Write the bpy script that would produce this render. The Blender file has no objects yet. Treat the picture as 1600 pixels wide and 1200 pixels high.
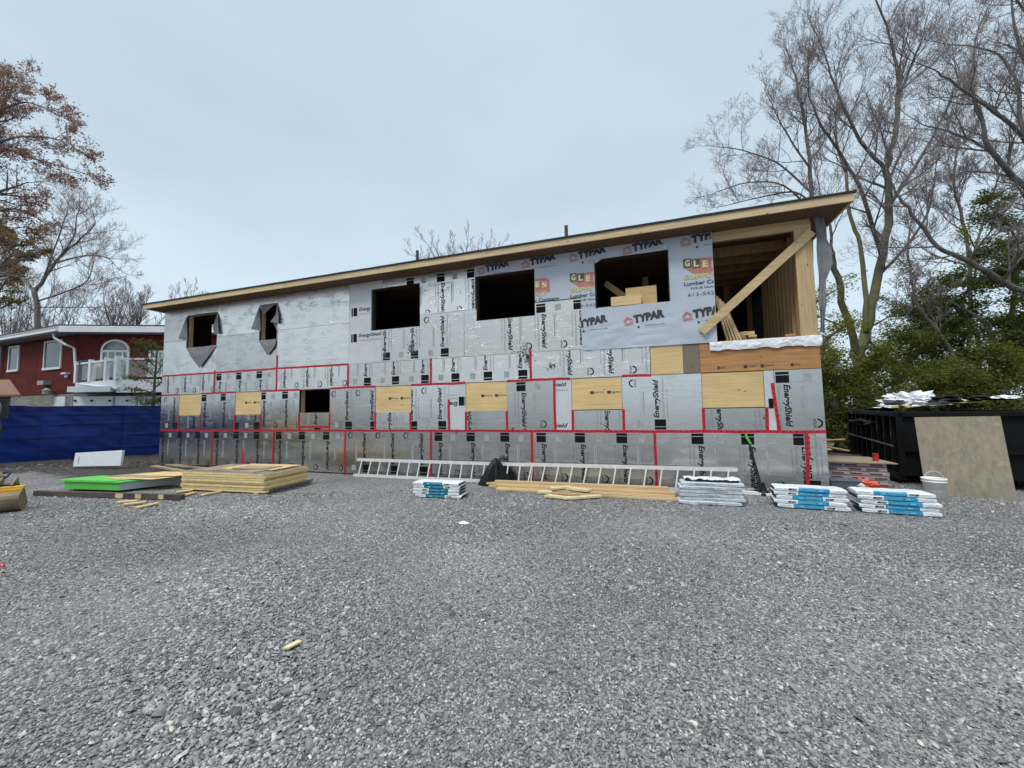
import bpy, bmesh, math, random
import numpy as np
from mathutils import Vector, Matrix, noise
R = math.radians
random.seed(7)
rng = np.random.default_rng(11)
S = bpy.context.scene
COL = S.collection

# ------------------------------------------------------------------ camera
CAM = Vector((16.044, -8.918, 1.74)); YAW, PIT, ROL, FPX = .3229, .0669, -.0162, 600.0
cd = bpy.data.cameras.new('camera'); cam = bpy.data.objects.new('camera', cd); COL.objects.link(cam)
cd.sensor_width = 36; cd.lens = FPX/1600*36; cd.clip_start = .05; cd.clip_end = 2000
cam.matrix_world = Matrix.Translation(CAM) @ Matrix.Rotation(YAW, 4, 'Z') @ Matrix.Rotation(math.pi/2+PIT, 4, 'X') @ Matrix.Rotation(ROL, 4, 'Z')
S.camera = cam
S.render.resolution_x, S.render.resolution_y = 1024, 768

# ------------------------------------------------------------------ sky and sun
SUN_EL, SUN_AZ = R(52), R(205)
w = bpy.data.worlds.new('World'); S.world = w; w.use_nodes = True
nt = w.node_tree; N = nt.nodes; L = nt.links; N.clear()
out = N.new('ShaderNodeOutputWorld'); bg = N.new('ShaderNodeBackground'); bg.inputs[1].default_value = 0.1
sky = N.new('ShaderNodeTexSky'); sky.sky_type = 'NISHITA'; sky.sun_disc = False
sky.sun_elevation = SUN_EL; sky.sun_rotation = SUN_AZ; sky.dust_density = 4
tc = N.new('ShaderNodeTexCoord'); sp = N.new('ShaderNodeSeparateXYZ'); L.new(tc.outputs['Generated'], sp.inputs[0])
cr = N.new('ShaderNodeValToRGB'); L.new(sp.outputs['Z'], cr.inputs[0])
el = cr.color_ramp.elements
el[0].position = 0.0; el[0].color = (.585, .70, .795, 1)
el[1].position = 1.0; el[1].color = (1.0, 1.0, 1.0, 1)
for p, c in ((.25, (.55, .67, .765)), (.5, (.49, .60, .70)), (.79, (.47, .575, .685)), (.92, (.9, .94, 1.0))):
    e = el.new(p); e.color = (*c, 1)
mp = N.new('ShaderNodeMapping'); mp.inputs['Scale'].default_value = (1, 1, 2.2); L.new(tc.outputs['Generated'], mp.inputs[0])
nz = N.new('ShaderNodeTexNoise'); nz.inputs['Scale'].default_value = 2.0; nz.inputs['Detail'].default_value = 6; nz.inputs['Roughness'].default_value = .5
L.new(mp.outputs[0], nz.inputs[0])
mr = N.new('ShaderNodeMapRange'); mr.inputs['From Min'].default_value = .3; mr.inputs['From Max'].default_value = .7
mr.inputs['To Min'].default_value = 9.8; mr.inputs['To Max'].default_value = 11.3; L.new(nz.outputs[0], mr.inputs[0])
sc = N.new('ShaderNodeVectorMath'); sc.operation = 'SCALE'; L.new(cr.outputs[0], sc.inputs[0]); L.new(mr.outputs[0], sc.inputs['Scale'])
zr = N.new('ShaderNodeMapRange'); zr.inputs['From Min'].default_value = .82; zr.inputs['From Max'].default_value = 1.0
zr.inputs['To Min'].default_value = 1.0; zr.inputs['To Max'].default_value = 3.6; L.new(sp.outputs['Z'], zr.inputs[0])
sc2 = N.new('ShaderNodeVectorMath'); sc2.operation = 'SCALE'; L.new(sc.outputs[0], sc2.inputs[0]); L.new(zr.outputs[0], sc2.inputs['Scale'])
mx = N.new('ShaderNodeMix'); mx.data_type = 'RGBA'; mx.inputs['Factor'].default_value = .93
L.new(sky.outputs[0], mx.inputs['A']); L.new(sc2.outputs[0], mx.inputs['B'])
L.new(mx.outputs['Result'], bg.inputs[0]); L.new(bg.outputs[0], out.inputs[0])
sd = bpy.data.lights.new('sun', 'SUN'); sd.energy = 1.4; sd.angle = R(16); sd.color = (1, .97, .93)
so = bpy.data.objects.new('sun', sd); COL.objects.link(so)
# azimuth: the sun stands behind the viewer, a little to the left
sdir = Vector((-.35*math.cos(SUN_EL), -.94*math.cos(SUN_EL), math.sin(SUN_EL)))
so.rotation_euler = sdir.to_track_quat('Z', 'Y').to_euler()
S.view_settings.view_transform = 'Standard'; S.view_settings.look = 'None'
S.view_settings.exposure = 0.25; S.view_settings.gamma = 1; S.view_settings.use_curve_mapping = False

# ------------------------------------------------------------------ surveying helpers (photo pixel -> point on a known surface)
def ray(px, py):
    u, v = px-800, py-600
    c, s = math.cos(ROL), math.sin(ROL); u, v = c*u+s*v, -s*u+c*v
    x, yy, zz = u/FPX, 1.0, -v/FPX
    c, s = math.cos(PIT), math.sin(PIT); y, z = c*yy-s*zz, s*yy+c*zz
    c, s = math.cos(YAW), math.sin(YAW)
    return Vector((c*x-s*y, s*x+c*y, z))
def F(px, py, Y=0.0):
    d = ray(px, py); t = (Y-CAM.y)/d.y; p = CAM+d*t; return p.x, p.z
def G(px, py, z=0.0):
    d = ray(px, py); t = (z-CAM.z)/d.z; p = CAM+d*t; return Vector((p.x, p.y, z))
FW = Vector((-math.sin(YAW), math.cos(YAW), 0))
def D(px, py, dep):
    d = ray(px, py); return CAM+d*(dep/(d.dot(FW)))

# ------------------------------------------------------------------ materials
MATS = {}
def rgb(h):
    return h
def newmat(name):
    m = bpy.data.materials.new(name); m.use_nodes = True; MATS[name] = m
    nt = m.node_tree; return m, nt.nodes, nt.links, nt.nodes['Principled BSDF']
def noise_node(N, L, scale, detail=4, stretch=None, rough=.55, rnd=False):
    tc = N.new('ShaderNodeTexCoord'); src = tc.outputs['Object']
    if stretch or rnd:
        mp = N.new('ShaderNodeMapping'); L.new(src, mp.inputs[0]); mp.inputs['Scale'].default_value = stretch or (1, 1, 1); src = mp.outputs[0]
        if rnd:
            oi = N.new('ShaderNodeObjectInfo'); cm = N.new('ShaderNodeCombineXYZ'); ml = N.new('ShaderNodeMath'); ml.operation = 'MULTIPLY'
            ml.inputs[1].default_value = 40; L.new(oi.outputs['Random'], ml.inputs[0])
            for i in range(3): L.new(ml.outputs[0], cm.inputs[i])
            L.new(cm.outputs[0], mp.inputs['Location'])
    n = N.new('ShaderNodeTexNoise'); n.inputs['Scale'].default_value = scale; n.inputs['Detail'].default_value = detail; n.inputs['Roughness'].default_value = rough
    L.new(src, n.inputs[0]); return n
def ramp(N, L, src, stops):
    r = N.new('ShaderNodeValToRGB'); L.new(src, r.inputs[0]); e = r.color_ramp.elements
    while len(e) < len(stops): e.new(.5)
    for k, (p, c) in enumerate(stops): e[k].position = p; e[k].color = (*c, 1)
    return r
def bump(N, L, b, src, strength, dist=.01):
    bp = N.new('ShaderNodeBump'); bp.inputs['Strength'].default_value = strength; bp.inputs['Distance'].default_value = dist
    L.new(src, bp.inputs['Height']); L.new(bp.outputs[0], b.inputs['Normal']); return bp
def mat(name, col, rough=.7, metal=0, var=.25, scale=3, bmp=0, bscale=40, stretch=None, detail=5, spec=None, dist=.01, rnd=True):
    m, N, L, b = newmat(name)
    n = noise_node(N, L, scale, detail, stretch, rnd=rnd)
    lo = tuple(c*(1-var) for c in col); hi = tuple(min(1, c*(1+var)) for c in col)
    r = ramp(N, L, n.outputs[0], [(.3, lo), (.7, hi)])
    L.new(r.outputs[0], b.inputs['Base Color']); b.inputs['Roughness'].default_value = rough; b.inputs['Metallic'].default_value = metal
    if spec is not None: b.inputs['Specular IOR Level'].default_value = spec
    if bmp:
        n2 = noise_node(N, L, bscale, 4, stretch, rnd=rnd); bump(N, L, b, n2.outputs[0], bmp, dist)
    return m
def wood(name, col, axis=0, knots=.35, var=.22, rough=.75, dirt=0.0):
    m, N, L, b = newmat(name)
    st = [22, 22, 22]; st[axis] = 1.0
    n = noise_node(N, L, 1.6, 6, tuple(st), .6, True)
    r = ramp(N, L, n.outputs[0], [(.25, tuple(c*(1-var*1.3) for c in col)), (.5, col), (.75, tuple(min(1, c*(1+var)) for c in col))])
    n2 = noise_node(N, L, 1.1, 3, None, .5, True)
    r2 = ramp(N, L, n2.outputs[0], [(.3, (1-dirt*.8-.12,)*3), (.7, (1.05,)*3)])
    mu = N.new('ShaderNodeMix'); mu.data_type = 'RGBA'; mu.blend_type = 'MULTIPLY'; mu.inputs['Factor'].default_value = 1
    L.new(r.outputs[0], mu.inputs['A']); L.new(r2.outputs[0], mu.inputs['B'])
    # knots
    tc = N.new('ShaderNodeTexCoord'); mp = N.new('ShaderNodeMapping'); s3 = [3.6, 3.6, 3.6]; s3[axis] = 2.0; mp.inputs['Scale'].default_value = s3
    L.new(tc.outputs['Object'], mp.inputs[0]); vo = N.new('ShaderNodeTexVoronoi'); vo.inputs['Scale'].default_value = 1.5; L.new(mp.outputs[0], vo.inputs[0])
    rk = ramp(N, L, vo.outputs['Distance'], [(.05, (knots, knots*.8, knots*.7)), (.10, (1, 1, 1))])
    mu2 = N.new('ShaderNodeMix'); mu2.data_type = 'RGBA'; mu2.blend_type = 'MULTIPLY'; mu2.inputs['Factor'].default_value = 1
    L.new(mu.outputs['Result'], mu2.inputs['A']); L.new(rk.outputs[0], mu2.inputs['B'])
    L.new(mu2.outputs['Result'], b.inputs['Base Color']); b.inputs['Roughness'].default_value = rough
    bump(N, L, b, n.outputs[0], .15, .004)
    return m
def foil(name, base, rough, crease=.5, finew=.2):
    m, N, L, b = newmat(name)
    n = noise_node(N, L, 1.3, 5, (1, 1, 1.0)); r = ramp(N, L, n.outputs[0], [(.3, tuple(c*.94 for c in base)), (.7, base)])
    oi = N.new('ShaderNodeObjectInfo'); ov = N.new('ShaderNodeMapRange'); ov.inputs['To Min'].default_value = .82; ov.inputs['To Max'].default_value = 1.16; L.new(oi.outputs['Random'], ov.inputs[0])
    vs = N.new('ShaderNodeVectorMath'); vs.operation = 'SCALE'; L.new(r.outputs[0], vs.inputs[0]); L.new(ov.outputs[0], vs.inputs['Scale'])
    L.new(vs.outputs[0], b.inputs['Base Color']); b.inputs['Metallic'].default_value = .95
    nr = noise_node(N, L, 4, 5, (.5, 1, 4)); rr = N.new('ShaderNodeMapRange'); rr.inputs['To Min'].default_value = rough-.05; rr.inputs['To Max'].default_value = rough+.08
    rr.inputs['From Min'].default_value = .3; rr.inputs['From Max'].default_value = .7
    L.new(nr.outputs[0], rr.inputs[0]); L.new(rr.outputs[0], b.inputs['Roughness'])
    # long horizontal creases in the facer: ridged noise stretched along the wall
    a = noise_node(N, L, 1.5, 5, (.8, 1, 11), .6); s1 = N.new('ShaderNodeMath'); s1.operation = 'SUBTRACT'; s1.inputs[1].default_value = .5; L.new(a.outputs[0], s1.inputs[0])
    ab = N.new('ShaderNodeMath'); ab.operation = 'ABSOLUTE'; L.new(s1.outputs[0], ab.inputs[0])
    mr = N.new('ShaderNodeMapRange'); mr.inputs['From Min'].default_value = 0; mr.inputs['From Max'].default_value = .018; mr.inputs['To Min'].default_value = 1; mr.inputs['To Max'].default_value = 0
    L.new(ab.outputs[0], mr.inputs[0])
    msk = noise_node(N, L, 2.2, 3, (1, 1, 1.5)); mm = N.new('ShaderNodeMapRange'); mm.inputs['From Min'].default_value = .47; mm.inputs['From Max'].default_value = .56; L.new(msk.outputs[0], mm.inputs[0])
    mul = N.new('ShaderNodeMath'); mul.operation = 'MULTIPLY'; L.new(mr.outputs[0], mul.inputs[0]); L.new(mm.outputs[0], mul.inputs[1])
    fine = noise_node(N, L, 9, 5, (.7, 1, 9), .65)
    big = noise_node(N, L, 2.0, 2, (.4, 1, 2))
    ad = N.new('ShaderNodeMath'); ad.operation = 'MULTIPLY_ADD'; ad.inputs[1].default_value = finew; L.new(fine.outputs[0], ad.inputs[0]); L.new(mul.outputs[0], ad.inputs[2])
    ad2 = N.new('ShaderNodeMath'); ad2.operation = 'MULTIPLY_ADD'; ad2.inputs[1].default_value = 1.2; L.new(big.outputs[0], ad2.inputs[0]); L.new(ad.outputs[0], ad2.inputs[2])
    bump(N, L, b, ad2.outputs[0], crease, .008)
    return m
M = {}
M['foil'] = foil('foil_facer', (.60, .595, .575), .17, .13, .05)
M['foil_old'] = foil('dull_foil_facer', (.66, .65, .625), .30, .42, .5)
M['white_facer'] = mat('white_facer', (.55, .56, .57), .5, .25, .08, 2, .2, 20)
M['foam'] = mat('yellow_foam', (.68, .52, .24), .9, 0, .15, 6, .4, 60)
M['ink'] = mat('black_print', (.006, .006, .0065), .7, 0, .2, 9, spec=.15)
M['grey_ink'] = mat('grey_print', (.16, .165, .17), .6, 0, .2, 9)
M['light_ink'] = mat('light_grey_print', (.30, .31, .31), .6, 0, .2, 9)
M['tape'] = mat('red_tape', (.46, .006, .02), .42, 0, .12, 5, .25, 30)
M['tape_ink'] = mat('dark_tape_print', (.10, .004, .008), .5, 0, .1)
M['ply'] = wood('spruce_plywood', (.64, .455, .215), 0, .3, .16)
M['ply_orange'] = wood('orange_plywood', (.42, .205, .075), 0, .5, .3)
M['ply_old'] = wood('weathered_plywood', (.34, .27, .185), 2, .7, .3, .85, .5)
def stained():
    m, N, L, b = newmat('stained_plywood')
    n = noise_node(N, L, 1.6, 8, None, .68); n.inputs['Distortion'].default_value = 1.6
    r = ramp(N, L, n.outputs[0], [(.3, (.27, .20, .135)), (.42, (.28, .235, .17)), (.56, (.235, .205, .155)), (.67, (.36, .33, .275)), (.74, (.23, .19, .14))])
    n2 = noise_node(N, L, 14, 6, (1, 1, .25), .7); r2 = ramp(N, L, n2.outputs[0], [(.3, (.72, .72, .72)), (.6, (1.1, 1.1, 1.1))])
    mu = N.new('ShaderNodeMix'); mu.data_type = 'RGBA'; mu.blend_type = 'MULTIPLY'; mu.inputs['Factor'].default_value = 1
    L.new(r.outputs[0], mu.inputs['A']); L.new(r2.outputs[0], mu.inputs['B']); L.new(mu.outputs['Result'], b.inputs['Base Color']); b.inputs['Roughness'].default_value = .85; return m
M['ply_stained'] = stained()
M['pine_x'] = wood('pine_along', (.54, .385, .20), 0, .35)
M['pine_z'] = wood('pine_upright', (.52, .365, .19), 2, .35)
M['pine_y'] = wood('pine_across', (.42, .26, .11), 1, .35)
M['fascia'] = wood('fascia_board', (.57, .43, .25), 0, .3)
M['inner'] = wood('inner_sheathing', (.045, .028, .018), 2, .5)  # wood darkened so the shade of the interior sits in its colour
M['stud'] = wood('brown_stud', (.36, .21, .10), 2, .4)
M['stud_light'] = wood('lit_stud', (.50, .32, .16), 2, .4)  # lighter copy of the stud wood, daylight on the end wall put into colour
M['old_stud'] = wood('grey_stained_stud', (.19, .15, .115), 2, .5)
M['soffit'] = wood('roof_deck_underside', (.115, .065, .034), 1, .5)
M['roofing'] = mat('dark_roofing', (.025, .026, .028), .9, 0, .3, 30, .5, 80)
M['wrap'] = mat('house_wrap', (.43, .47, .53), .5, 0, .06, 2, .25, 6)
M['wrap_back'] = mat('grey_wrap_back', (.17, .17, .175), .75, 0, .25, 5, .4, 25)
M['typar_ink'] = mat('charcoal_print', (.03, .03, .035), .6, 0, .15, 8)
M['red_ink'] = mat('faded_red_print', (.46, .17, .145), .6, 0, .15, 8)
M['green_ink'] = mat('dark_green_print', (.07, .085, .06), .6, 0, .15, 8)
M['cream_ink'] = mat('cream_print', (.60, .60, .36), .6, 0, .1, 8)
M['yellow_ink'] = mat('yellow_print', (.55, .48, .22), .6, 0, .1, 8)
M['plastic_white'] = mat('white_plastic_sheet', (.74, .75, .77), .4, 0, .06, 4, .3, 12)
M['alu'] = mat('brushed_aluminium', (.70, .70, .69), .45, .25, .12, 10, .1, 60)
M['dark_metal'] = mat('dark_pipe', (.07, .055, .06), .6, .3, .3, 10)
M['black_bag'] = mat('black_plastic_bag', (.005, .005, .006), .42, 0, .3, 5, .5, 14, spec=.22)
M['bundle_white'] = mat('white_wrapper', (.68, .71, .73), .4, 0, .08, 6, .35, 18)
M['bundle_grey'] = mat('pale_grey_wrapper', (.50, .54, .57), .45, 0, .1, 6, .35, 18)
M['bundle_blue'] = mat('blue_wrapper_band', (.028, .25, .42), .4, 0, .15, 8, .2, 18)
M['bundle_lightblue'] = mat('light_blue_print', (.16, .48, .66), .4, 0, .15, 8)
M['bundle_teal'] = mat('teal_wrapper_band', (.012, .15, .22), .4, 0, .15, 8, .2, 18)
M['shingle'] = mat('dark_shingle', (.02, .02, .022), .95, 0, .3, 20, .5, 80)
M['green'] = mat('bright_green_panel', (.10, .48, .07), .55, 0, .08, 4, .1, 20)
M['styro'] = mat('white_foam', (.66, .68, .71), .8, 0, .05, 5, .2, 70)
M['eps_grey'] = mat('grey_foam_edge', (.36, .39, .41), .8, 0, .1, 20, .3, 70)
M['plank_old'] = wood('old_dark_plank', (.085, .062, .052), 0, .5, .4, .9, .4)
M['bare_wood'] = wood('split_pale_wood', (.58, .43, .22), 0, .6)
M['cut_foam'] = mat('pale_foam_offcut', (.62, .52, .30), .9, 0, .1, 6, .3, 50)
M['dump'] = mat('black_painted_steel', (.005, .005, .0055), .6, 0, .5, 2.5, .15, 8, spec=.15)
M['rust'] = mat('scraped_steel', (.13, .125, .11), .8, 0, .5, 9)
M['bucket'] = mat('white_bucket_plastic', (.76, .76, .71), .45, 0, .08, 4)
M['red_can'] = mat('red_enamel', (.40, .012, .02), .35, 0, .1, 4)
M['tote'] = mat('slate_tote_plastic', (.10, .125, .14), .5, 0, .1, 4)
M['orange_bag'] = mat('orange_red_plastic', (.75, .14, .08), .4, 0, .15, 6, .3, 20)
M['rag'] = mat('orange_cloth', (.52, .15, .08), .9, 0, .2, 12)
M['yellow_steel'] = mat('yellow_machine_paint', (.62, .34, .03), .45, 0, .2, 5, .1, 20)
M['dirty_steel'] = mat('muddy_bucket_steel', (.20, .155, .10), .7, .2, .35, 5, .4, 25)
M['rubber'] = mat('black_rubber', (.015, .015, .016), .5, 0, .2, 6)
M['tarp'] = mat('blue_tarpaulin', (.003, .020, .135), .42, 0, .35, 1.5, .3, 5, stretch=(1, 1, 2), spec=.2)
M['white_trim'] = mat('white_trim_paint', (.68, .71, .73), .5, 0, .05, 3)
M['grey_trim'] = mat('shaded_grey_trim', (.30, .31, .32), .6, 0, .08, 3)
M['roof_old'] = mat('grey_asphalt_roof', (.07, .068, .066), .95, 0, .3, 8, .4, 40)
M['brown_roof'] = mat('brown_shingle_roof', (.19, .105, .075), .95, 0, .2, 12, .4, 40)
M['glass'] = mat('dark_window_glass', (.035, .042, .045), .08, 0, .3, 1.2, spec=.6)
M['glass_pale'] = mat('reflecting_glass', (.17, .19, .18), .12, 0, .7, 2.2, spec=.7)
M['curtain'] = mat('pale_patio_things', (.42, .40, .37), .8, 0, .2, 6)
M['bark'] = mat('grey_brown_bark', (.125, .108, .098), .95, 0, .4, 7, .6, 30)
M['bark_pale'] = mat('pale_grey_bark', (.14, .122, .11), .95, 0, .3, 7, .4, 30)
M['twig'] = mat('brown_twig', (.21, .17, .165), .9, 0, .25, 3)
M['twig_pale'] = mat('pale_tan_twig', (.33, .27, .24), .9, 0, .2, 3)

def mossy():
    m, N, L, b = newmat('moss_covered_bark')
    n = noise_node(N, L, 1.3, 6, None, .65); r = ramp(N, L, n.outputs[0], [(.38, (.09, .075, .065)), (.52, (.12, .11, .06)), (.66, (.155, .15, .055))])
    L.new(r.outputs[0], b.inputs['Base Color']); b.inputs['Roughness'].default_value = .95
    n2 = noise_node(N, L, 25, 4); bump(N, L, b, n2.outputs[0], .7, .03)
    return m
M['moss'] = mossy()
def leafmat(name, cols, trans=.35):
    m, N, L, b = newmat(name)
    at = N.new('ShaderNodeAttribute'); at.attribute_name = 'tone'
    r = ramp(N, L, at.outputs['Fac'], [(k/(len(cols)-1), c) for k, c in enumerate(cols)])
    L.new(r.outputs[0], b.inputs['Base Color']); b.inputs['Roughness'].default_value = .6; b.inputs['Specular IOR Level'].default_value = .25
    tr = N.new('ShaderNodeBsdfTranslucent'); L.new(r.outputs[0], tr.inputs[0]); ms = N.new('ShaderNodeMixShader'); ms.inputs[0].default_value = trans
    L.new(b.outputs[0], ms.inputs[1]); L.new(tr.outputs[0], ms.inputs[2]); L.new(ms.outputs[0], N['Material Output'].inputs[0])
    return m
M['cedar'] = leafmat('cedar_foliage', [(.07, .085, .016), (.15, .17, .03), (.26, .27, .06)], .5)
M['dark_ever'] = leafmat('dark_evergreen_foliage', [(.045, .06, .016), (.09, .115, .028), (.17, .195, .055)], .5)
M['yellowgreen'] = leafmat('yellow_green_leaves', [(.10, .12, .012), (.20, .20, .02), (.30, .28, .03)], .5)
M['redbud'] = leafmat('red_maple_buds', [(.20, .085, .06), (.36, .17, .11), (.30, .20, .09)], .5)
M['olivebud'] = leafmat('olive_maple_buds', [(.16, .11, .03), (.24, .17, .045), (.17, .15, .05)], .5)
M['bud'] = leafmat('tiny_brown_buds', [(.16, .12, .115), (.26, .20, .20), (.20, .16, .16)], .3)

def siding(name, col, horizontal=False, pitch=.1):
    m, N, L, b = newmat(name)
    at = N.new('ShaderNodeUVMap'); mp = N.new('ShaderNodeMapping'); L.new(at.outputs[0], mp.inputs[0])
    w_ = N.new('ShaderNodeTexWave'); w_.wave_profile = 'SAW'; w_.bands_direction = 'Y' if horizontal else 'X'; w_.inputs['Scale'].default_value = .314/pitch; w_.inputs['Distortion'].default_value = .1
    L.new(mp.outputs[0], w_.inputs[0])
    n = noise_node(N, L, 3, 5); r = ramp(N, L, n.outputs[0], [(.3, tuple(c*.75 for c in col)), (.7, tuple(c*1.2 for c in col))])
    gap = ramp(N, L, w_.outputs[0], [(.03, (.45, .45, .45)), (.10, (1, 1, 1))])
    mu = N.new('ShaderNodeMix'); mu.data_type = 'RGBA'; mu.blend_type = 'MULTIPLY'; mu.inputs['Factor'].default_value = 1
    L.new(r.outputs[0], mu.inputs['A']); L.new(gap.outputs[0], mu.inputs['B']); L.new(mu.outputs['Result'], b.inputs['Base Color'])
    b.inputs['Roughness'].default_value = .75; b.inputs['Specular IOR Level'].default_value = .15; bump(N, L, b, w_.outputs[0], .6, .02)
    return m
M['red_siding'] = siding('red_vertical_siding', (.115, .019, .016), False, .16)
def stone():
    m, N, L, b = newmat('pale_stone_courses')
    uv = N.new('ShaderNodeUVMap'); br = N.new('ShaderNodeTexBrick'); L.new(uv.outputs[0], br.inputs[0])
    br.inputs['Color1'].default_value = (.30, .28, .24, 1); br.inputs['Color2'].default_value = (.19, .175, .155, 1); br.inputs['Mortar'].default_value = (.12, .115, .105, 1)
    br.inputs['Scale'].default_value = 1; br.inputs['Mortar Size'].default_value = .01; br.inputs['Brick Width'].default_value = .6; br.inputs['Row Height'].default_value = .11
    L.new(br.outputs[0], b.inputs['Base Color']); b.inputs['Roughness'].default_value = .9
    bump(N, L, b, br.outputs[1], .5, .01); return m
M['stone'] = stone()

def groundmat():
    m, N, L, b = newmat('crushed_stone_ground')
    tc = N.new('ShaderNodeTexCoord')
    def vor(scale, rand=1):
        v = N.new('ShaderNodeTexVoronoi'); v.inputs['Scale'].default_value = scale; v.inputs['Randomness'].default_value = rand
        # warp so the cells are irregular chips
        n = N.new('ShaderNodeTexNoise'); n.inputs['Scale'].default_value = scale*1.3; n.inputs['Detail'].default_value = 2; L.new(tc.outputs['Object'], n.inputs[0])
        va = N.new('ShaderNodeVectorMath'); va.operation = 'MULTIPLY_ADD'; va.inputs[1].default_value = (.8/scale,)*3
        L.new(n.outputs['Color'], va.inputs[0]); L.new(tc.outputs['Object'], va.inputs[2]); L.new(va.outputs[0], v.inputs[0]); return v
    v1 = vor(48); v2 = vor(95)
    tones = [(0, (.045, .045, .046)), (.25, (.11, .112, .112)), (.5, (.19, .192, .19)), (.75, (.29, .29, .285)), (.93, (.44, .435, .42)), (1, (.58, .56, .52))]
    s1 = N.new('ShaderNodeSeparateColor'); L.new(v1.outputs['Color'], s1.inputs[0]); r1 = ramp(N, L, s1.outputs[0], tones)
    s2 = N.new('ShaderNodeSeparateColor'); L.new(v2.outputs['Color'], s2.inputs[0]); r2 = ramp(N, L, s2.outputs[1], tones)
    nb = noise_node(N, L, 9, 4); rb = ramp(N, L, nb.outputs[0], [(.45, (0, 0, 0)), (.55, (1, 1, 1))])
    mx = N.new('ShaderNodeMix'); mx.data_type = 'RGBA'; L.new(rb.outputs[0], mx.inputs['Factor']); L.new(r1.outputs[0], mx.inputs['A']); L.new(r2.outputs[0], mx.inputs['B'])
    # broad damp and dusty patches
    n3 = noise_node(N, L, .55, 6, None, .6); r3 = ramp(N, L, n3.outputs[0], [(.3, (.72, .72, .74)), (.55, (1, 1, 1)), (.75, (1.12, 1.10, 1.06))])
    mu = N.new('ShaderNodeMix'); mu.data_type = 'RGBA'; mu.blend_type = 'MULTIPLY'; mu.inputs['Factor'].default_value = 1
    L.new(mx.outputs['Result'], mu.inputs['A']); L.new(r3.outputs[0], mu.inputs['B'])
    # bare dark soil to the left of the building and along the fences
    at = N.new('ShaderNodeAttribute'); at.attribute_name = 'soil'
    n4 = noise_node(N, L, 1.7, 6, None, .65); ad = N.new('ShaderNodeMath'); ad.operation = 'ADD'; L.new(at.outputs['Fac'], ad.inputs[0]); L.new(n4.outputs[0], ad.inputs[1])
    rs = ramp(N, L, ad.outputs[0], [(.92, (0, 0, 0)), (1.06, (1, 1, 1))]); rs.color_ramp.elements[0].position = .80; rs.color_ramp.elements[1].position = .95
    n5 = noise_node(N, L, 7, 6, None, .7); soil = ramp(N, L, n5.outputs[0], [(.3, (.018, .015, .013)), (.5, (.045, .038, .033)), (.68, (.11, .095, .08)), (.78, (.19, .17, .15))])
    mx2 = N.new('ShaderNodeMix'); mx2.data_type = 'RGBA'; L.new(rs.outputs[0], mx2.inputs['Factor']); L.new(mu.outputs['Result'], mx2.inputs['A']); L.new(soil.outputs[0], mx2.inputs['B'])
    L.new(mx2.outputs['Result'], b.inputs['Base Color']); b.inputs['Roughness'].default_value = .85
    iv = N.new('ShaderNodeMath'); iv.operation = 'MULTIPLY'; iv.inputs[1].default_value = -1; L.new(v1.outputs['Distance'], iv.inputs[0])
    bump(N, L, b, iv.outputs[0], 1.0, .02)
    return m
M['ground'] = groundmat()
def stonemat():
    m, N, L, b = newmat('grey_stone_chips')
    at = N.new('ShaderNodeAttribute'); at.attribute_name = 'tone'
    r = ramp(N, L, at.outputs['Fac'], [(0, (.05, .05, .051)), (.3, (.12, .122, .122)), (.55, (.205, .207, .204)), (.8, (.31, .31, .302)), (.94, (.44, .435, .415)), (1, (.60, .54, .45))])
    n = noise_node(N, L, 60, 3); rr = ramp(N, L, n.outputs[0], [(.3, (.8, .8, .8)), (.7, (1.15, 1.15, 1.15))])
    mu = N.new('ShaderNodeMix'); mu.data_type = 'RGBA'; mu.blend_type = 'MULTIPLY'; mu.inputs['Factor'].default_value = 1
    L.new(r.outputs[0], mu.inputs['A']); L.new(rr.outputs[0], mu.inputs['B'])
    L.new(mu.outputs['Result'], b.inputs['Base Color']); b.inputs['Roughness'].default_value = .75
    return m
M['chips'] = stonemat()

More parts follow.
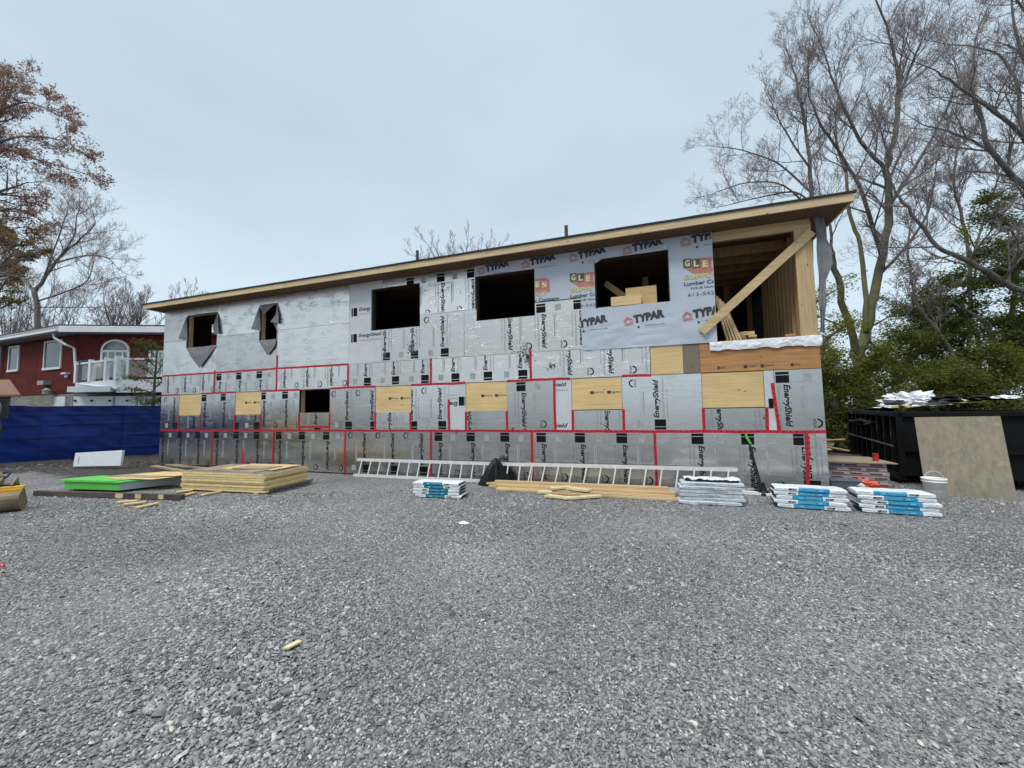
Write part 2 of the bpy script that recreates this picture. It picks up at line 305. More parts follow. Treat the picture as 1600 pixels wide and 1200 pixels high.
# ------------------------------------------------------------------ mesh builder
class MB:
    def __init__(s): s.v = []; s.f = []; s.m = []; s.slots = []; s.uv = None
    def slot(s, m):
        if m not in s.slots: s.slots.append(m)
        return s.slots.index(m)
    def add(s, verts, faces, m):
        o = len(s.v); k = s.slot(m); s.v.extend([tuple(p) for p in verts]); s.f.extend([tuple(i+o for i in f) for f in faces]); s.m.extend([k]*len(faces)); return s
    def hexa(s, c8, m):     # bottom 4 (ccw) then top 4
        return s.add(c8, [(3, 2, 1, 0), (4, 5, 6, 7), (0, 1, 5, 4), (1, 2, 6, 5), (2, 3, 7, 6), (3, 0, 4, 7)], m)
    def box(s, x0, x1, y0, y1, z0, z1, m):
        return s.hexa([(x0, y0, z0), (x1, y0, z0), (x1, y1, z0), (x0, y1, z0), (x0, y0, z1), (x1, y0, z1), (x1, y1, z1), (x0, y1, z1)], m)
    def beam(s, a, b, wd, ht, m, up=(0, 0, 1), twist=0):
        a, b = Vector(a), Vector(b); d = (b-a).normalized(); sd = d.cross(Vector(up)).normalized(); u = sd.cross(d)
        if twist: q = Matrix.Rotation(twist, 3, d); sd = q @ sd; u = q @ u
        sx, uy = sd*wd/2, u*ht/2
        return s.hexa([a-sx-uy, a+sx-uy, b+sx-uy, b-sx-uy, a-sx+uy, a+sx+uy, b+sx+uy, b-sx+uy], m)
    def tube(s, pts, rad, n, m, cap=True):
        pts = [Vector(p) for p in pts]; o = len(s.v); k = s.slot(m)
        pr = Vector((.31, .93, .2))
        for i, p in enumerate(pts):
            t = (pts[min(i+1, len(pts)-1)]-pts[max(i-1, 0)]).normalized()
            e1 = pr-t*pr.dot(t)
            if e1.length < 1e-4: e1 = t.orthogonal()
            e1.normalize(); pr = e1; e2 = t.cross(e1); r = rad[i] if hasattr(rad, '__len__') else rad
            for j in range(n):
                a = 2*math.pi*j/n; s.v.append(tuple(p+e1*(r*math.cos(a))+e2*(r*math.sin(a))))
        for i in range(len(pts)-1):
            for j in range(n):
                a, b = o+i*n+j, o+i*n+(j+1) % n; s.f.append((a, b, b+n, a+n)); s.m.append(k)
        if cap and n > 2:
            s.f.append(tuple(o+j for j in reversed(range(n)))); s.m.append(k); e = o+(len(pts)-1)*n; s.f.append(tuple(e+j for j in range(n))); s.m.append(k)
        return s
    def lathe(s, c, prof, n, m, ax=None):
        o = len(s.v); k = s.slot(m)
        for r, z in prof:
            for j in range(n): a = 2*math.pi*j/n; s.v.append((c[0]+r*math.cos(a), c[1]+r*math.sin(a), c[2]+z))
        for i in range(len(prof)-1):
            for j in range(n): a, b = o+i*n+j, o+i*n+(j+1) % n; s.f.append((a, b, b+n, a+n)); s.m.append(k)
        s.f.append(tuple(o+j for j in reversed(range(n)))); s.m.append(k)
        e = o+(len(prof)-1)*n; s.f.append(tuple(e+j for j in range(n))); s.m.append(k)
        return s
    def plate(s, poly, nrm, th, m):     # polygon (list of 3D points) given a thickness along nrm
        P = [Vector(p) for p in poly]; nn = Vector(nrm).normalized()*th; n = len(P)
        return s.add([*P, *[p+nn for p in P]], [tuple(range(n)), tuple(reversed(range(n, 2*n)))]+[(i, i+n, (i+1) % n+n, (i+1) % n) for i in range(n)], m)
    def build(s, name, parent=None, smooth=False, bevel=0, uvf=None):
        me = bpy.data.meshes.new(name); me.from_pydata(s.v, [], s.f); me.polygons.foreach_set('material_index', s.m)
        for k in s.slots: me.materials.append(M[k] if isinstance(k, str) else k)
        if smooth: me.polygons.foreach_set('use_smooth', [True]*len(s.f))
        bm = bmesh.new(); bm.from_mesh(me)
        if bevel: bmesh.ops.bevel(bm, geom=[e for e in bm.edges if len(e.link_faces) == 2 and e.calc_face_angle(0) > .6], offset=bevel, segments=2, affect='EDGES', profile=.6)
        bmesh.ops.recalc_face_normals(bm, faces=[f for f in bm.faces])
        if uvf:
            uv = bm.loops.layers.uv.new('uv')
            for f in bm.faces:
                for lp in f.loops: lp[uv].uv = uvf(lp.vert.co)
        bm.to_mesh(me); bm.free(); me.update()
        o = bpy.data.objects.new(name, me); COL.objects.link(o)
        if parent: o.parent = parent
        return o
    def thing(s, name, label, cat, group=None, **kw):
        o = s.build(name, **kw); tag(o, label, cat, group); return o
def tag(o, label, cat, group=None):
    o['label'] = label; o['category'] = cat
    if group: o['group'] = group
    return o
def empty(name, label, cat, loc=(0, 0, 0), group=None, rz=0):
    o = bpy.data.objects.new(name, None); COL.objects.link(o); o.location = loc; o.rotation_euler = (0, 0, rz); o.empty_display_size = .2
    return tag(o, label, cat, group)
def under(root, mb, name, **kw):
    """build in world coordinates, then hang under a root that stands anywhere"""
    o = mb.build(name, **kw); o.parent = root
    o.matrix_parent_inverse = Matrix.Translation(root.location).inverted() if root.rotation_euler.z == 0 else (Matrix.Translation(root.location) @ Matrix.Rotation(root.rotation_euler.z, 4, 'Z')).inverted()
    return o

# text as filled 2-D outlines
_TX = {}
def textmesh(t, bold=.0, shear=0.0):
    k = (t, bold, shear)
    if k not in _TX:
        cu = bpy.data.curves.new('t', 'FONT'); cu.body = t; cu.size = 1; cu.shear = shear; cu.offset = bold; cu.resolution_u = 2; cu.dimensions = '2D'; cu.fill_mode = 'BOTH'
        ob = bpy.data.objects.new('t', cu); COL.objects.link(ob)
        me = bpy.data.meshes.new_from_object(ob.evaluated_get(bpy.context.evaluated_depsgraph_get()))
        V = [(v.co.x, v.co.y) for v in me.vertices]; Fs = [tuple(p.vertices) for p in me.polygons]
        bpy.data.objects.remove(ob); bpy.data.curves.remove(cu); bpy.data.meshes.remove(me)
        x0 = min(v[0] for v in V); x1 = max(v[0] for v in V); _TX[k] = (V, Fs, x0, x1)
    return _TX[k]
def text_on(mb, t, o, ex, ey, length, cap, m, to3, clip=None, bold=.0, shear=0.0):
    """o/ex/ey in 2-D surface coordinates; to3 maps a surface coordinate to 3-D; clip = (s0,s1,z0,z1)"""
    V, Fs, x0, x1 = textmesh(t, bold, shear); kx = length/(x1-x0); ky = cap/.73
    P = [(o[0]+ex[0]*(a-x0)*kx+ey[0]*b*ky, o[1]+ex[1]*(a-x0)*kx+ey[1]*b*ky) for a, b in V]
    bm = bmesh.new(); vs = [bm.verts.new((p[0], 0, p[1])) for p in P]
    for f in Fs:
        try: bm.faces.new([vs[i] for i in f])
        except ValueError: pass
    if clip:
        for co, no in (((clip[0], 0, 0), (-1, 0, 0)), ((clip[1], 0, 0), (1, 0, 0)), ((0, 0, clip[2]), (0, 0, -1)), ((0, 0, clip[3]), (0, 0, 1))):
            g = bm.verts[:]+bm.edges[:]+bm.faces[:]
            if g: bmesh.ops.bisect_plane(bm, geom=g, plane_co=co, plane_no=no, clear_outer=True)
    bm.verts.index_update()
    if len(bm.faces): mb.add([to3(v.co.x, v.co.z) for v in bm.verts], [tuple(v.index for v in f.verts) for f in bm.faces], m)
    bm.free()
def rect_on(mb, o, ex, ey, u0, u1, v0, v1, m, to3, clip=None):
    P = [(o[0]+ex[0]*u+ey[0]*v, o[1]+ex[1]*u+ey[1]*v) for u, v in ((u0, v0), (u1, v0), (u1, v1), (u0, v1))]
    if clip: P = [(min(max(a, clip[0]), clip[1]), min(max(b, clip[2]), clip[3])) for a, b in P]
    if abs((P[0][0]-P[2][0])*(P[0][1]-P[2][1])) < 1e-6: return
    mb.add([to3(a, b) for a, b in P], [(0, 1, 2, 3)], m)

# ------------------------------------------------------------------ ground
def build_ground():
    xs = np.concatenate([[-400, -120, -40, -20], np.arange(-12, 32.01, .5), [40, 60, 120, 400]])
    ys = np.concatenate([[-300, -60, -20], np.arange(-12, 16.01, .5), [25, 45, 100, 400]])
    V = []; A = []
    for y in ys:
        for x in xs:
            inb = -12 <= x <= 32 and -12 <= y <= 16
            z = .012*noise.noise(Vector((x*.5, y*.5, 0))) if inb and y < -1 else 0
            V.append((x, y, z-.002))
            d = min(1.0, max(0.0, (y-(-3.1-.05*(x-1)))/1.3)) if x < 4.2 else max(0.0, min(1.0, (y+1.6)/.8))*max(0.0, (7.5-x)/3.3)      # soil strip left of the building
            if x > 19.6: d = min(1, max(0, (y-3.5)/3))
            if x < -1: d = max(d, min(1, (-x-1)/3))
            A.append(.05+.56*d)
    nx = len(xs); Fs = [(j*nx+i, j*nx+i+1, (j+1)*nx+i+1, (j+1)*nx+i) for j in range(len(ys)-1) for i in range(nx-1)]
    me = bpy.data.meshes.new('ground'); me.from_pydata(V, [], Fs); me.materials.append(M['ground'])
    a = me.attributes.new('soil', 'FLOAT', 'POINT'); a.data.foreach_set('value', A)
    o = bpy.data.objects.new('ground', me); COL.objects.link(o); o['kind'] = 'structure'; return o
build_ground()

def build_gravel(n=230000):
    fw = np.array([FW.x, FW.y]); rt = np.array([fw[1], -fw[0]])
    d = rng.uniform(1.25, 8.6, n*4); keep = rng.random(n*4) < (d/8.6)*np.minimum(1, (3.6/d)**1.7)*2.2
    d = d[keep][:n]; n = len(d)
    lat = rng.uniform(-1.45, 1.45, n)*d
    base = np.array([CAM.x, CAM.y])+fw*d[:, None]+rt*lat[:, None]
    # loose rows and drifts of larger chips
    cl = np.array([noise.noise(Vector((float(b[0])*.9, float(b[1])*.9, 3.3))) for b in base])
    size = .0048*np.exp(rng.normal(0, .32, n))*(1+.09*d)*(1+.45*np.clip(cl, -.6, .8))
    big = (rng.random(n) < .008); size[big] *= rng.uniform(1.4, 2.1, big.sum())
    left = (lat < -.15*d) & (d < 3.3) & (rng.random(n) < .10); size[left] *= rng.uniform(1.3, 2.2, left.sum())
    corner = np.array([[-1, -1, -1], [1, -1, -1], [1, 1, -1], [-1, 1, -1], [-1, -1, 1], [1, -1, 1], [1, 1, 1], [-1, 1, 1]], float)
    v = corner[None]*rng.uniform(.45, 1.15, (n, 8, 3)); v[:, 4:, :2] *= rng.uniform(.45, .95, (n, 4, 1))
    v *= np.stack([rng.uniform(1.0, 1.9, n), rng.uniform(.7, 1.1, n), rng.uniform(.3, .7, n)], 1)[:, None]
    def rot(ax, a):
        c, s = np.cos(a), np.sin(a); m_ = np.zeros((n, 3, 3)); i, j = [(1, 2), (0, 2), (0, 1)][ax]; k = ax
        m_[:, k, k] = 1; m_[:, i, i] = c; m_[:, j, j] = c; m_[:, i, j] = -s; m_[:, j, i] = s; return m_
    v = np.einsum('nij,nkj->nki', rot(2, rng.uniform(0, 6.28, n)) @ rot(0, rng.normal(0, .38, n)) @ rot(1, rng.normal(0, .38, n)), v)
    v *= size[:, None, None]
    size = np.minimum(size, .020); zg = rng.uniform(-.1, 1.1, n)*size*.5
    v[:, :, :2] += base[:, None]; v[:, :, 2] += zg[:, None]
    V = v.reshape(-1, 3).astype(np.float32)
    q = np.array([(3, 2, 1, 0), (4, 5, 6, 7), (0, 1, 5, 4), (1, 2, 6, 5), (2, 3, 7, 6), (3, 0, 4, 7)])[1:]
    Fi = (q[None]+(np.arange(n)*8)[:, None, None]).reshape(-1, 4)
    me = bpy.data.meshes.new('gravel'); me.vertices.add(len(V)); me.vertices.foreach_set('co', V.ravel())
    me.loops.add(Fi.size); me.loops.foreach_set('vertex_index', Fi.ravel().astype(np.int32))
    me.polygons.add(len(Fi)); me.polygons.foreach_set('loop_start', np.arange(0, Fi.size, 4, dtype=np.int32)); me.update(calc_edges=True)
    me.materials.append(M['chips'])
    cl2 = np.array([noise.noise(Vector((float(b[0])*.28, float(b[1])*.45, 8.1))) for b in base]); tone = np.clip(rng.normal(.555, .22, n)+.07*cl+.16*cl2, 0, .96); tone[rng.random(n) < .006] = 1.0
    a = me.attributes.new('tone', 'FLOAT', 'FACE'); a.data.foreach_set('value', np.repeat(tone, 5).astype(np.float32))
    o = bpy.data.objects.new('gravel', me); COL.objects.link(o)
    o['label'] = 'loose grey crushed stone chips covering the open yard'; o['category'] = 'gravel'; o['kind'] = 'stuff'
build_gravel()

# ------------------------------------------------------------------ the building under construction (wall plane y = 0, x to the right, z up)
BW, BD, ZS = 19.38, 9.0, 5.46
HOUSE = empty('unfinished_building', 'long two storey building under construction clad in silver foil insulation boards', 'building', (0, 0, 0))
WIN = [(1.18, 2.68, 4.05, 5.19), (4.60, 5.35, 4.06, 5.21), (8.88, 10.47, 4.03, 5.22), (12.13, 13.68, 4.02, 5.17), (15.15, 16.72, 4.04, 5.19)]
COVER = [(.93, 2.02), (3.63, 4.75), (9.05, 10.18), (11.81, 12.92), (14.52, 15.65), (17.27, 18.40)]
LOWWIN = (6.31, 7.46, 1.76, 2.43)
def cells(x0, x1, z0, z1, holes):
    xs = sorted({x0, x1, *[min(max(h, x0), x1) for q in holes for h in q[:2]]}); zs = sorted({z0, z1, *[min(max(h, z0), z1) for q in holes for h in q[2:]]})
    for i in range(len(xs)-1):
        for j in range(len(zs)-1):
            cx, cz = (xs[i]+xs[i+1])/2, (zs[j]+zs[j+1])/2
            if not any(h[0] < cx < h[1] and h[2] < cz < h[3] for h in holes): yield xs[i], xs[i+1], zs[j], zs[j+1]
def slab(mb, x0, x1, z0, z1, ya, yb, holes, m):
    """a panel with rectangular holes as one shell: front, back and rim faces only"""
    cs = list(cells(x0, x1, z0, z1, holes)); S_ = {(a, c) for a, b, c, d in cs}; vid = {}; V = []; Fs = []
    def vv(x, z, y):
        k = (round(x, 5), round(z, 5), y)
        if k not in vid: vid[k] = len(V); V.append((x, y, z))
        return vid[k]
    edges = {}
    for a, b, c, d in cs:
        Fs.append((vv(a, c, ya), vv(b, c, ya), vv(b, d, ya), vv(a, d, ya))); Fs.append((vv(a, d, yb), vv(b, d, yb), vv(b, c, yb), vv(a, c, yb)))
        for e in (((a, c), (b, c)), ((b, c), (b, d)), ((b, d), (a, d)), ((a, d), (a, c))):
            k = tuple(sorted(e)); edges[k] = edges.get(k, 0)+1
    for (p, q), n in edges.items():
        if n == 1: Fs.append((vv(*p, ya), vv(*q, ya), vv(*q, yb), vv(*p, yb)))
    mb.add(V, Fs, m)
# --- timber shell behind the boards
OPEN = (17.62, 19.18, 3.08, 5.23)
allholes = WIN+[(a, b, 1.73, 2.44) for a, b in COVER]+[LOWWIN, OPEN]
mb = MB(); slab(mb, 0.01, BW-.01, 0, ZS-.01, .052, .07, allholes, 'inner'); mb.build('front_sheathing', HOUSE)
mb = MB(); slab(mb, 0.01, BW-.01, 0, ZS-.01, BD-.03, BD, [], 'inner'); mb.build('back_wall', HOUSE)
def endwall(x0, x1, holes, m):   # holes given as (y0,y1,z0,z1)
    mb = MB(); slab(mb, .07, BD-.03, 0, ZS-.01, x0, x1, holes, m)
    mb.v = [(y, x, z) for x, y, z in mb.v]; return mb
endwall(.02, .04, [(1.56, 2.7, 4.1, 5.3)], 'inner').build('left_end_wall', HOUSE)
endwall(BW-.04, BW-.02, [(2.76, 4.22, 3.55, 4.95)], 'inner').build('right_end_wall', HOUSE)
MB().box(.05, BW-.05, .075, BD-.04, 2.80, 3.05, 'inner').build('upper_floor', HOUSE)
# window framing visible in the reveals
for k, (a, b, c, d) in enumerate(WIN+[LOWWIN]):
    mb = MB(); t = .038; m = 'pine_z' if k in (0, 1, 5) else 'inner'
    mb.box(a-t, a, .071, .21, c, d, m); mb.box(b, b+t, .071, .21, c, d, m); mb.box(a-t, b+t, .071, .21, c-t, c, m); mb.box(a-t, b+t, .071, .21, d, d+t*4, m)
    mb.build('window_framing', HOUSE)
# studs of the right end wall seen through the open bay
for k in range(11):
    y = .25+k*.24
    if 2.72 < y < 3.5: continue
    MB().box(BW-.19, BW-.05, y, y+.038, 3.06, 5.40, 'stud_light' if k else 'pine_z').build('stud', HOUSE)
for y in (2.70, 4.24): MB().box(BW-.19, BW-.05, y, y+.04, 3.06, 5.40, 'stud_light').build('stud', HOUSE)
# joists and inner partition
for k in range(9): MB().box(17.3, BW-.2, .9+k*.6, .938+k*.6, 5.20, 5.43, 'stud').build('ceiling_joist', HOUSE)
mb = MB(); slab(mb, 17.05, 17.12, 3.06, 5.18, 2.2, 6.0, [], 'inner'); 
for k in range(8):
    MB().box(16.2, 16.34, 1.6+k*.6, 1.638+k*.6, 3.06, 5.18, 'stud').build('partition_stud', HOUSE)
MB().box(18.42, 18.56, 3.3, 3.44, 3.06, 5.18, 'stud').build('inner_post', HOUSE)
MB().box(10.9, 10.95, .1, BD-.1, 3.06, 5.18, 'inner').build('partition', HOUSE)
MB().box(.1, 19.2, 4.8, 4.85, .02, 2.78, 'inner').build('lower_partition', HOUSE)
MB().box(12.6, 18.3, 5.6, 5.65, 3.06, 5.18, 'inner').build('partition', HOUSE)
MB().box(2.9, 10.8, 3.9, 3.95, 3.06, 5.18, 'inner').build('partition', HOUSE)

# --- prints on the boards
K, GI, LI = 'ink', 'grey_ink', 'light_ink'
DIRS = {'d': ((0, -1), (1, 0)), 'u': ((0, 1), (-1, 0)), 'h': ((1, 0), (0, 1)), 'r': ((-1, 0), (0, -1))}
def to_front(y):
    return lambda a, b: (a, y, b)
def unit(mb, X, Z, di, clip, y, atlas=True, extra=True):
    ex, ey = DIRS[di]; t3 = to_front(y); o = (X, Z)
    clip = (clip[0]+.012, clip[1]-.012, clip[2]+.012, clip[3]-.012)
    rect_on(mb, o, ex, ey, .04, .095, -.115, .115, K, t3, clip); rect_on(mb, o, ex, ey, .108, .26, -.115, .115, K, t3, clip)
    P = lambda u, v: (o[0]+ex[0]*u+ey[0]*v, o[1]+ex[1]*u+ey[1]*v)
    text_on(mb, 'EnergyShield', P(.29, .02), ex, ey, .84, .112, K, t3, clip, .032, .25)
    text_on(mb, 'Continuous Wall Insulation', P(.29, -.095), ex, ey, .86, .058, GI, t3, clip, .0, .0)
    text_on(mb, 'Fastener Pattern on Center', P(.31, -.165), ex, ey, .60, .03, GI, t3, clip, .01, .0)
    if extra:
        rect_on(mb, P(0, .40), ex, ey, .09, .24, -.05, .09, LI, t3, clip)
        rect_on(mb, P(0, .36), ex, ey, .33, .36+.5, -.05, -.02, LI, t3, clip); rect_on(mb, P(0, .36), ex, ey, .30, .80, .0, .012, LI, t3, clip)
    if atlas:
        u0, v0 = .97, .50; n = 10; r0, r1 = .06, .09
        for k in range(n):
            a0, a1 = math.pi*k/n, math.pi*(k+1)/n
            q = [P(u0+.09-r*math.cos(a), v0+.035+r*math.sin(a)) for r, a in ((r0, a0), (r1, a0), (r1, a1), (r0, a1))]
            if all(clip[0] < p[0] < clip[1] and clip[2] < p[1] < clip[3] for p in q): mb.add([t3(*p) for p in q], [(0, 1, 2, 3)], K)
        text_on(mb, 'ATLAS', P(u0, v0-.03), ex, ey, .18, .045, K, t3, clip, .02)
FX = lambda px, z: next(x for x in [_fx(px, z)])
def _fx(px, z):
    """x on the wall seen in column px at height z"""
    lo, hi = -2.0, 22.0
    inv = cam.matrix_world.inverted()
    for _ in range(40):
        m = (lo+hi)/2; p = inv @ Vector((m, 0, z)); u = 800+FPX*p.x/-p.z
        if u < px: lo = m
        else: hi = m
    return lo
bpy.context.view_layer.update()
def board(x0, x1, z0, z1, prints=(), m='foil', name='insulation_board', y=0.0, extra=None, g=.004, label=None):
    mb = MB(); holes = [h for h in WIN+[LOWWIN]+[(a, b, 1.73, 2.44) for a, b in COVER] if h[1] > x0+.05 and h[0] < x1-.05 and h[3] > z0+.03 and h[2] < z1-.03]
    dz = random.uniform(-.003, .003)
    slab(mb, x0+g, x1-g, z0+g, z1-g, y+dz, y+.048, holes, m)
    for pr in prints:
        X, Z, di = pr[:3]; yy = y+dz-.0015
        tmp = MB(); unit(tmp, X, Z, di, (x0+g, x1-g, z0+g, z1-g), yy, *(pr[3:] or ()))
        # leave nothing printed across an opening
        for k, f in enumerate(tmp.f):
            c = [sum(tmp.v[i][a] for i in f)/len(f) for a in (0, 2)]
            if not any(h[0]-.01 < c[0] < h[1]+.01 and h[2]-.01 < c[1] < h[3]+.01 for h in holes):
                mb.add([tmp.v[i] for i in f], [tuple(range(len(f)))], tmp.slots[tmp.m[k]])
    if extra: extra(mb, y+dz-.0015)
    o = mb.build(name, HOUSE)
    if label: o['label'] = label
    return o
# row A, standing on the ground
zA0, zA1, zB1, zC1, zD1 = .03, 1.22, 2.445, 3.12, 4.33
def PX(cols, z, Z, di, *r): return [(_fx(c, z), Z, di, *r) for c in cols]
A = [0, 2.63, 5.32, 8.03, 10.8, 13.54, 16.3, 19.03, BW]
board(A[0], A[1], zA0, zA1, PX((253.6, 281, 309), 1.1, zA1, 'd'))
board(A[1], A[2], zA0, zA1, PX((338, 369, 401), 1.1, zA1, 'd'))
board(A[2], A[3], zA0, zA1, PX((435.6, 471.6, 509.6), 1.1, zA1, 'd'))
board(A[3], A[4], zA0, zA1, PX((572, 616.6, 662), .15, zA0, 'u'))
board(A[4], A[5], zA0, zA1, PX((685, 735.4, 788.6), 1.1, zA1, 'd'))
board(A[5], A[6], zA0, zA1, PX((845.6, 906, 971.4), 1.1, zA1, 'd'))
board(A[6], A[7], zA0, zA1, PX((1089.6, 1168, 1250), 1.1, zA1, 'd'))
board(A[7], A[8], zA0, zA1, PX((1272,), .15, zA0, 'u'))
# row B, between the small windows
board(0, .93, zA1, zB1, PX((273,), 1.35, zA1, 'u'))
board(.93, 2.02, zA1, 1.73, PX((304,), 1.3, .97, 'u'))
board(2.02, 3.63, zA1, zB1, PX((319, 349), 2.3, zB1, 'd'))
board(3.63, 4.75, zA1, 1.73, PX((369, 401), 1.35, zA1, 'u'))
board(4.75, 6.31, zA1, zB1, PX((411, 445.4), 2.3, zB1, 'd'))
board(6.31, 7.46, zA1, 1.75, PX((496,), 1.4, 1.1, 'u'))
board(7.46, 9.05, zA1, zB1, PX((544.8,), 1.35, zA1, 'u')+PX((584,), 1.35, zA1, 'u', True, False))
board(9.05, 10.18, zA1, 1.73, PX((612,), 1.5, .72, 'u'))
board(10.18, 11.33, zA1, zB1, PX((646, 691), 1.35, zA1, 'u'))
board(11.33, 11.81, zA1, zB1, [(11.87, 1.98, 'r', False, False)], 'white_facer', label='narrow whitish board with lettering upside down')
board(11.81, 12.92, zA1, 1.73, PX((737,), 1.5, .75, 'u'))
board(12.92, 14.11, zA1, zB1, PX((814,), 2.3, zB1, 'd'))
def slivertext(mb, y):
    for z in (2.36, 1.40):
        text_on(mb, 'EnergyShield', (13.55, z-.09), (1, 0), (0, 1), .86, .098, K, to_front(y), (14.13, 14.5, 1.25, 2.44), .025, .28)
        text_on(mb, 'Continuous Wall Insulation', (13.45, z-.20), (1, 0), (0, 1), .98, .055, GI, to_front(y), (14.13, 14.5, 1.25, 2.44))
board(14.11, 14.52, zA1, zB1, [], 'white_facer', extra=slivertext, label='narrow whitish board with lettering running across')
board(14.52, 15.65, zA1, 1.70, PX((944,), 1.6, 2.02, 'd'))
board(15.65, 17.27, zA1, zB1, PX((1032,), 1.35, zA1, 'u'))
board(17.27, 18.40, zA1, 1.70, PX((1119, 1194), 1.5, 2.15, 'd'))
def darkpatch(mb, y): rect_on(mb, (18.5, 1.78), (1, 0), (0, 1), -.04, .045, -.1, .1, K, to_front(y))
board(18.40, 18.58, zA1, zB1, [], 'white_facer', extra=darkpatch)
board(18.58, BW, zA1, zB1, PX((1222,), 2.3, zB1, 'd'))
# row C, ripped narrow
board(0, 2.63, zB1, zC1, [(x, zB1+1.2, 'd') for x in (_fx(260.5, 2.6), _fx(287, 2.6), _fx(315, 2.6))], 'foil_old')
board(2.63, 5.38, zB1, zC1, PX((342, 373, 405), 3.0, zC1, 'd'), 'foil_old')
board(5.38, 8.10, zB1, zC1, [(x, zB1+1.2, 'd') for x in (_fx(442, 2.6), _fx(477.5, 2.6), _fx(515, 2.6))], 'foil_old')
board(8.10, 10.8, zB1, zC1, PX((574, 618, 664), 2.55, zB1, 'u'), 'foil_old')
board(10.8, 13.54, zB1, zC1, PX((711.6, 762.4, 817), 2.55, zB1, 'u'), 'foil_old')
board(13.54, 16.27, zB1, zC1, [(x, zB1+1.2, 'd') for x in (_fx(886, 2.6), _fx(950, 2.6), _fx(1016, 2.6))], 'foil_old')
# row D and E up to the roof; plain weathered boards on the left
for a, b in ((0, 2.7), (2.7, 5.37), (5.37, 8.12)):
    board(a, b, zC1, zD1, [], 'foil_old'); board(a, b, zD1, ZS-.006, [], 'foil_old')
def whitepanel(mb, y):
    cl = (8.14, 9.24, 3.14, 5.4)
    for z in (4.62, 3.86):
        rect_on(mb, (8.2, z), (1, 0), (0, 1), 0, .05, -.12, .12, K, to_front(y)); rect_on(mb, (8.2, z), (1, 0), (0, 1), .07, .2, -.12, .12, K, to_front(y))
        c2 = (8.14, 8.86 if z > 4 else 9.24, 3.14, 5.4)
        text_on(mb, 'EnergyShield', (8.46, z+.02), (1, 0), (0, 1), .78, .10, K, to_front(y), c2, .025, .28)
        text_on(mb, 'Continuous Wall Insulation', (8.45, z-.10), (1, 0), (0, 1), .80, .055, GI, to_front(y), c2)
board(8.12, 9.25, zC1, ZS-.006, [], 'white_facer', extra=whitepanel, label='whitish board with two lines of lettering running across')
board(9.25, 11.78, zC1, zD1, PX((604, 647.6, 695), 3.25, zC1, 'u'), 'foil_old')
board(11.78, 14.81, zC1, zD1, PX((793,), 3.9, zD1, 'd')+PX((845, 903.6), 4.2, zD1, 'd'), 'foil_old')
board(9.25, 12.10, zD1, ZS-.006, PX((641, 688.6, 736), 5.3, ZS-.03, 'd'), 'foil_old')
# plywood over the small windows
def stamps(mb, x0, x1, z, y, n=2, m='typar_ink'):
    r = random.Random(int(x0*100))
    for k in range(n):
        x = x0+(x1-x0)*(k+.2)/n; wd = (x1-x0)*.2
        rect_on(mb, (x, z), (1, 0), (0, 1), 0, wd*.55, -.035, .035, m, to_front(y))
        for j in range(7):
            a = x+wd*.65+j*wd*.2; rect_on(mb, (a, z), (1, 0), (0, 1), 0, wd*.1, -.022*r.random()-.006, .022, m, to_front(y))
for k, (a, b) in enumerate(COVER):
    mb = MB(); mb.box(a+.004, b-.004, .012, .03, 1.715, 2.435, 'ply')
    if 0 < k < 5: stamps(mb, a+.35, b-.02, 2.10, .0105, 2)
    mb.build('plywood_cover', HOUSE)
# plywood rim band under the open bay
mb = MB().box(17.26, BW-.003, .004, .022, 2.455, 3.10, 'ply_orange')
for a_, b_, n_ in ((17.5, 17.9, 1), (18.0, 18.6, 2), (18.8, 19.2, 1)): stamps(mb, a_, b_, 2.54, .0028, n_)
mb.build('rim_board', HOUSE)

MB().box(16.28, 16.93, .006, .024, 2.455, 3.10, 'ply').build('rim_board', HOUSE)
MB().box(16.935, 17.255, .008, .026, 2.455, 3.10, 'old_stud').build('rim_board', HOUSE)

# --- red tape
def tape(p, q, wdt=.06, y=-.004, jit=True):
    """strip on the wall between two wall points, with its dark repeat print"""
    (x0, z0), (x1, z1) = p, q; Ln = math.hypot(x1-x0, z1-z0); ex = ((x1-x0)/Ln, (z1-z0)/Ln); ey = (-ex[1], ex[0]); mb = MB(); n = max(1, int(Ln/.25)); r = random.Random(int(x0*97+z0*31))
    offs = [r.uniform(-.007, .007) for _ in range(n+1)]; ys = [y-r.uniform(0, .0015) for _ in range(n+1)]
    V = []
    for i in range(n+1):
        t = Ln*i/n
        for sgn in (-1, 1): V.append((x0+ex[0]*t+ey[0]*(sgn*wdt/2+offs[i]), ys[i], z0+ex[1]*t+ey[1]*(sgn*wdt/2+offs[i])))
    mb.add(V, [(2*i, 2*i+2, 2*i+3, 2*i+1) for i in range(n)], 'tape')
    k = 0.05
    while k < Ln-.06:
        c = (x0+ex[0]*k, z0+ex[1]*k); rect_on(mb, c, ex, ey, 0, .035, -.012, .012, 'tape_ink', to_front(y-.0035)); k += .11
    mb.build('seam_tape', HOUSE)
def vt(x, z0, z1, **k): tape((x, z0), (x+random.uniform(-.01, .01), z1), y=-.0075, **k)
tape((0.0, 1.225), (9.6, 1.225)); tape((9.6, 1.225), (BW+.005, 1.22))
for a, b in ((0.0, .92), (2.03, 3.62), (4.76, 6.30), (7.48, 9.04), (10.19, 11.80), (12.93, 14.50), (15.66, 16.28)): tape((a, 2.447), (b, 2.447))
tape((0, 3.125), (4.0, 3.13)); tape((4.0, 3.13), (8.12, 3.125))
for x, t in ((2.63, 3.21), (5.38, 3.55), (8.10, 3.10), (10.80, 3.14), (13.54, 3.19)): vt(x, 2.47, t)
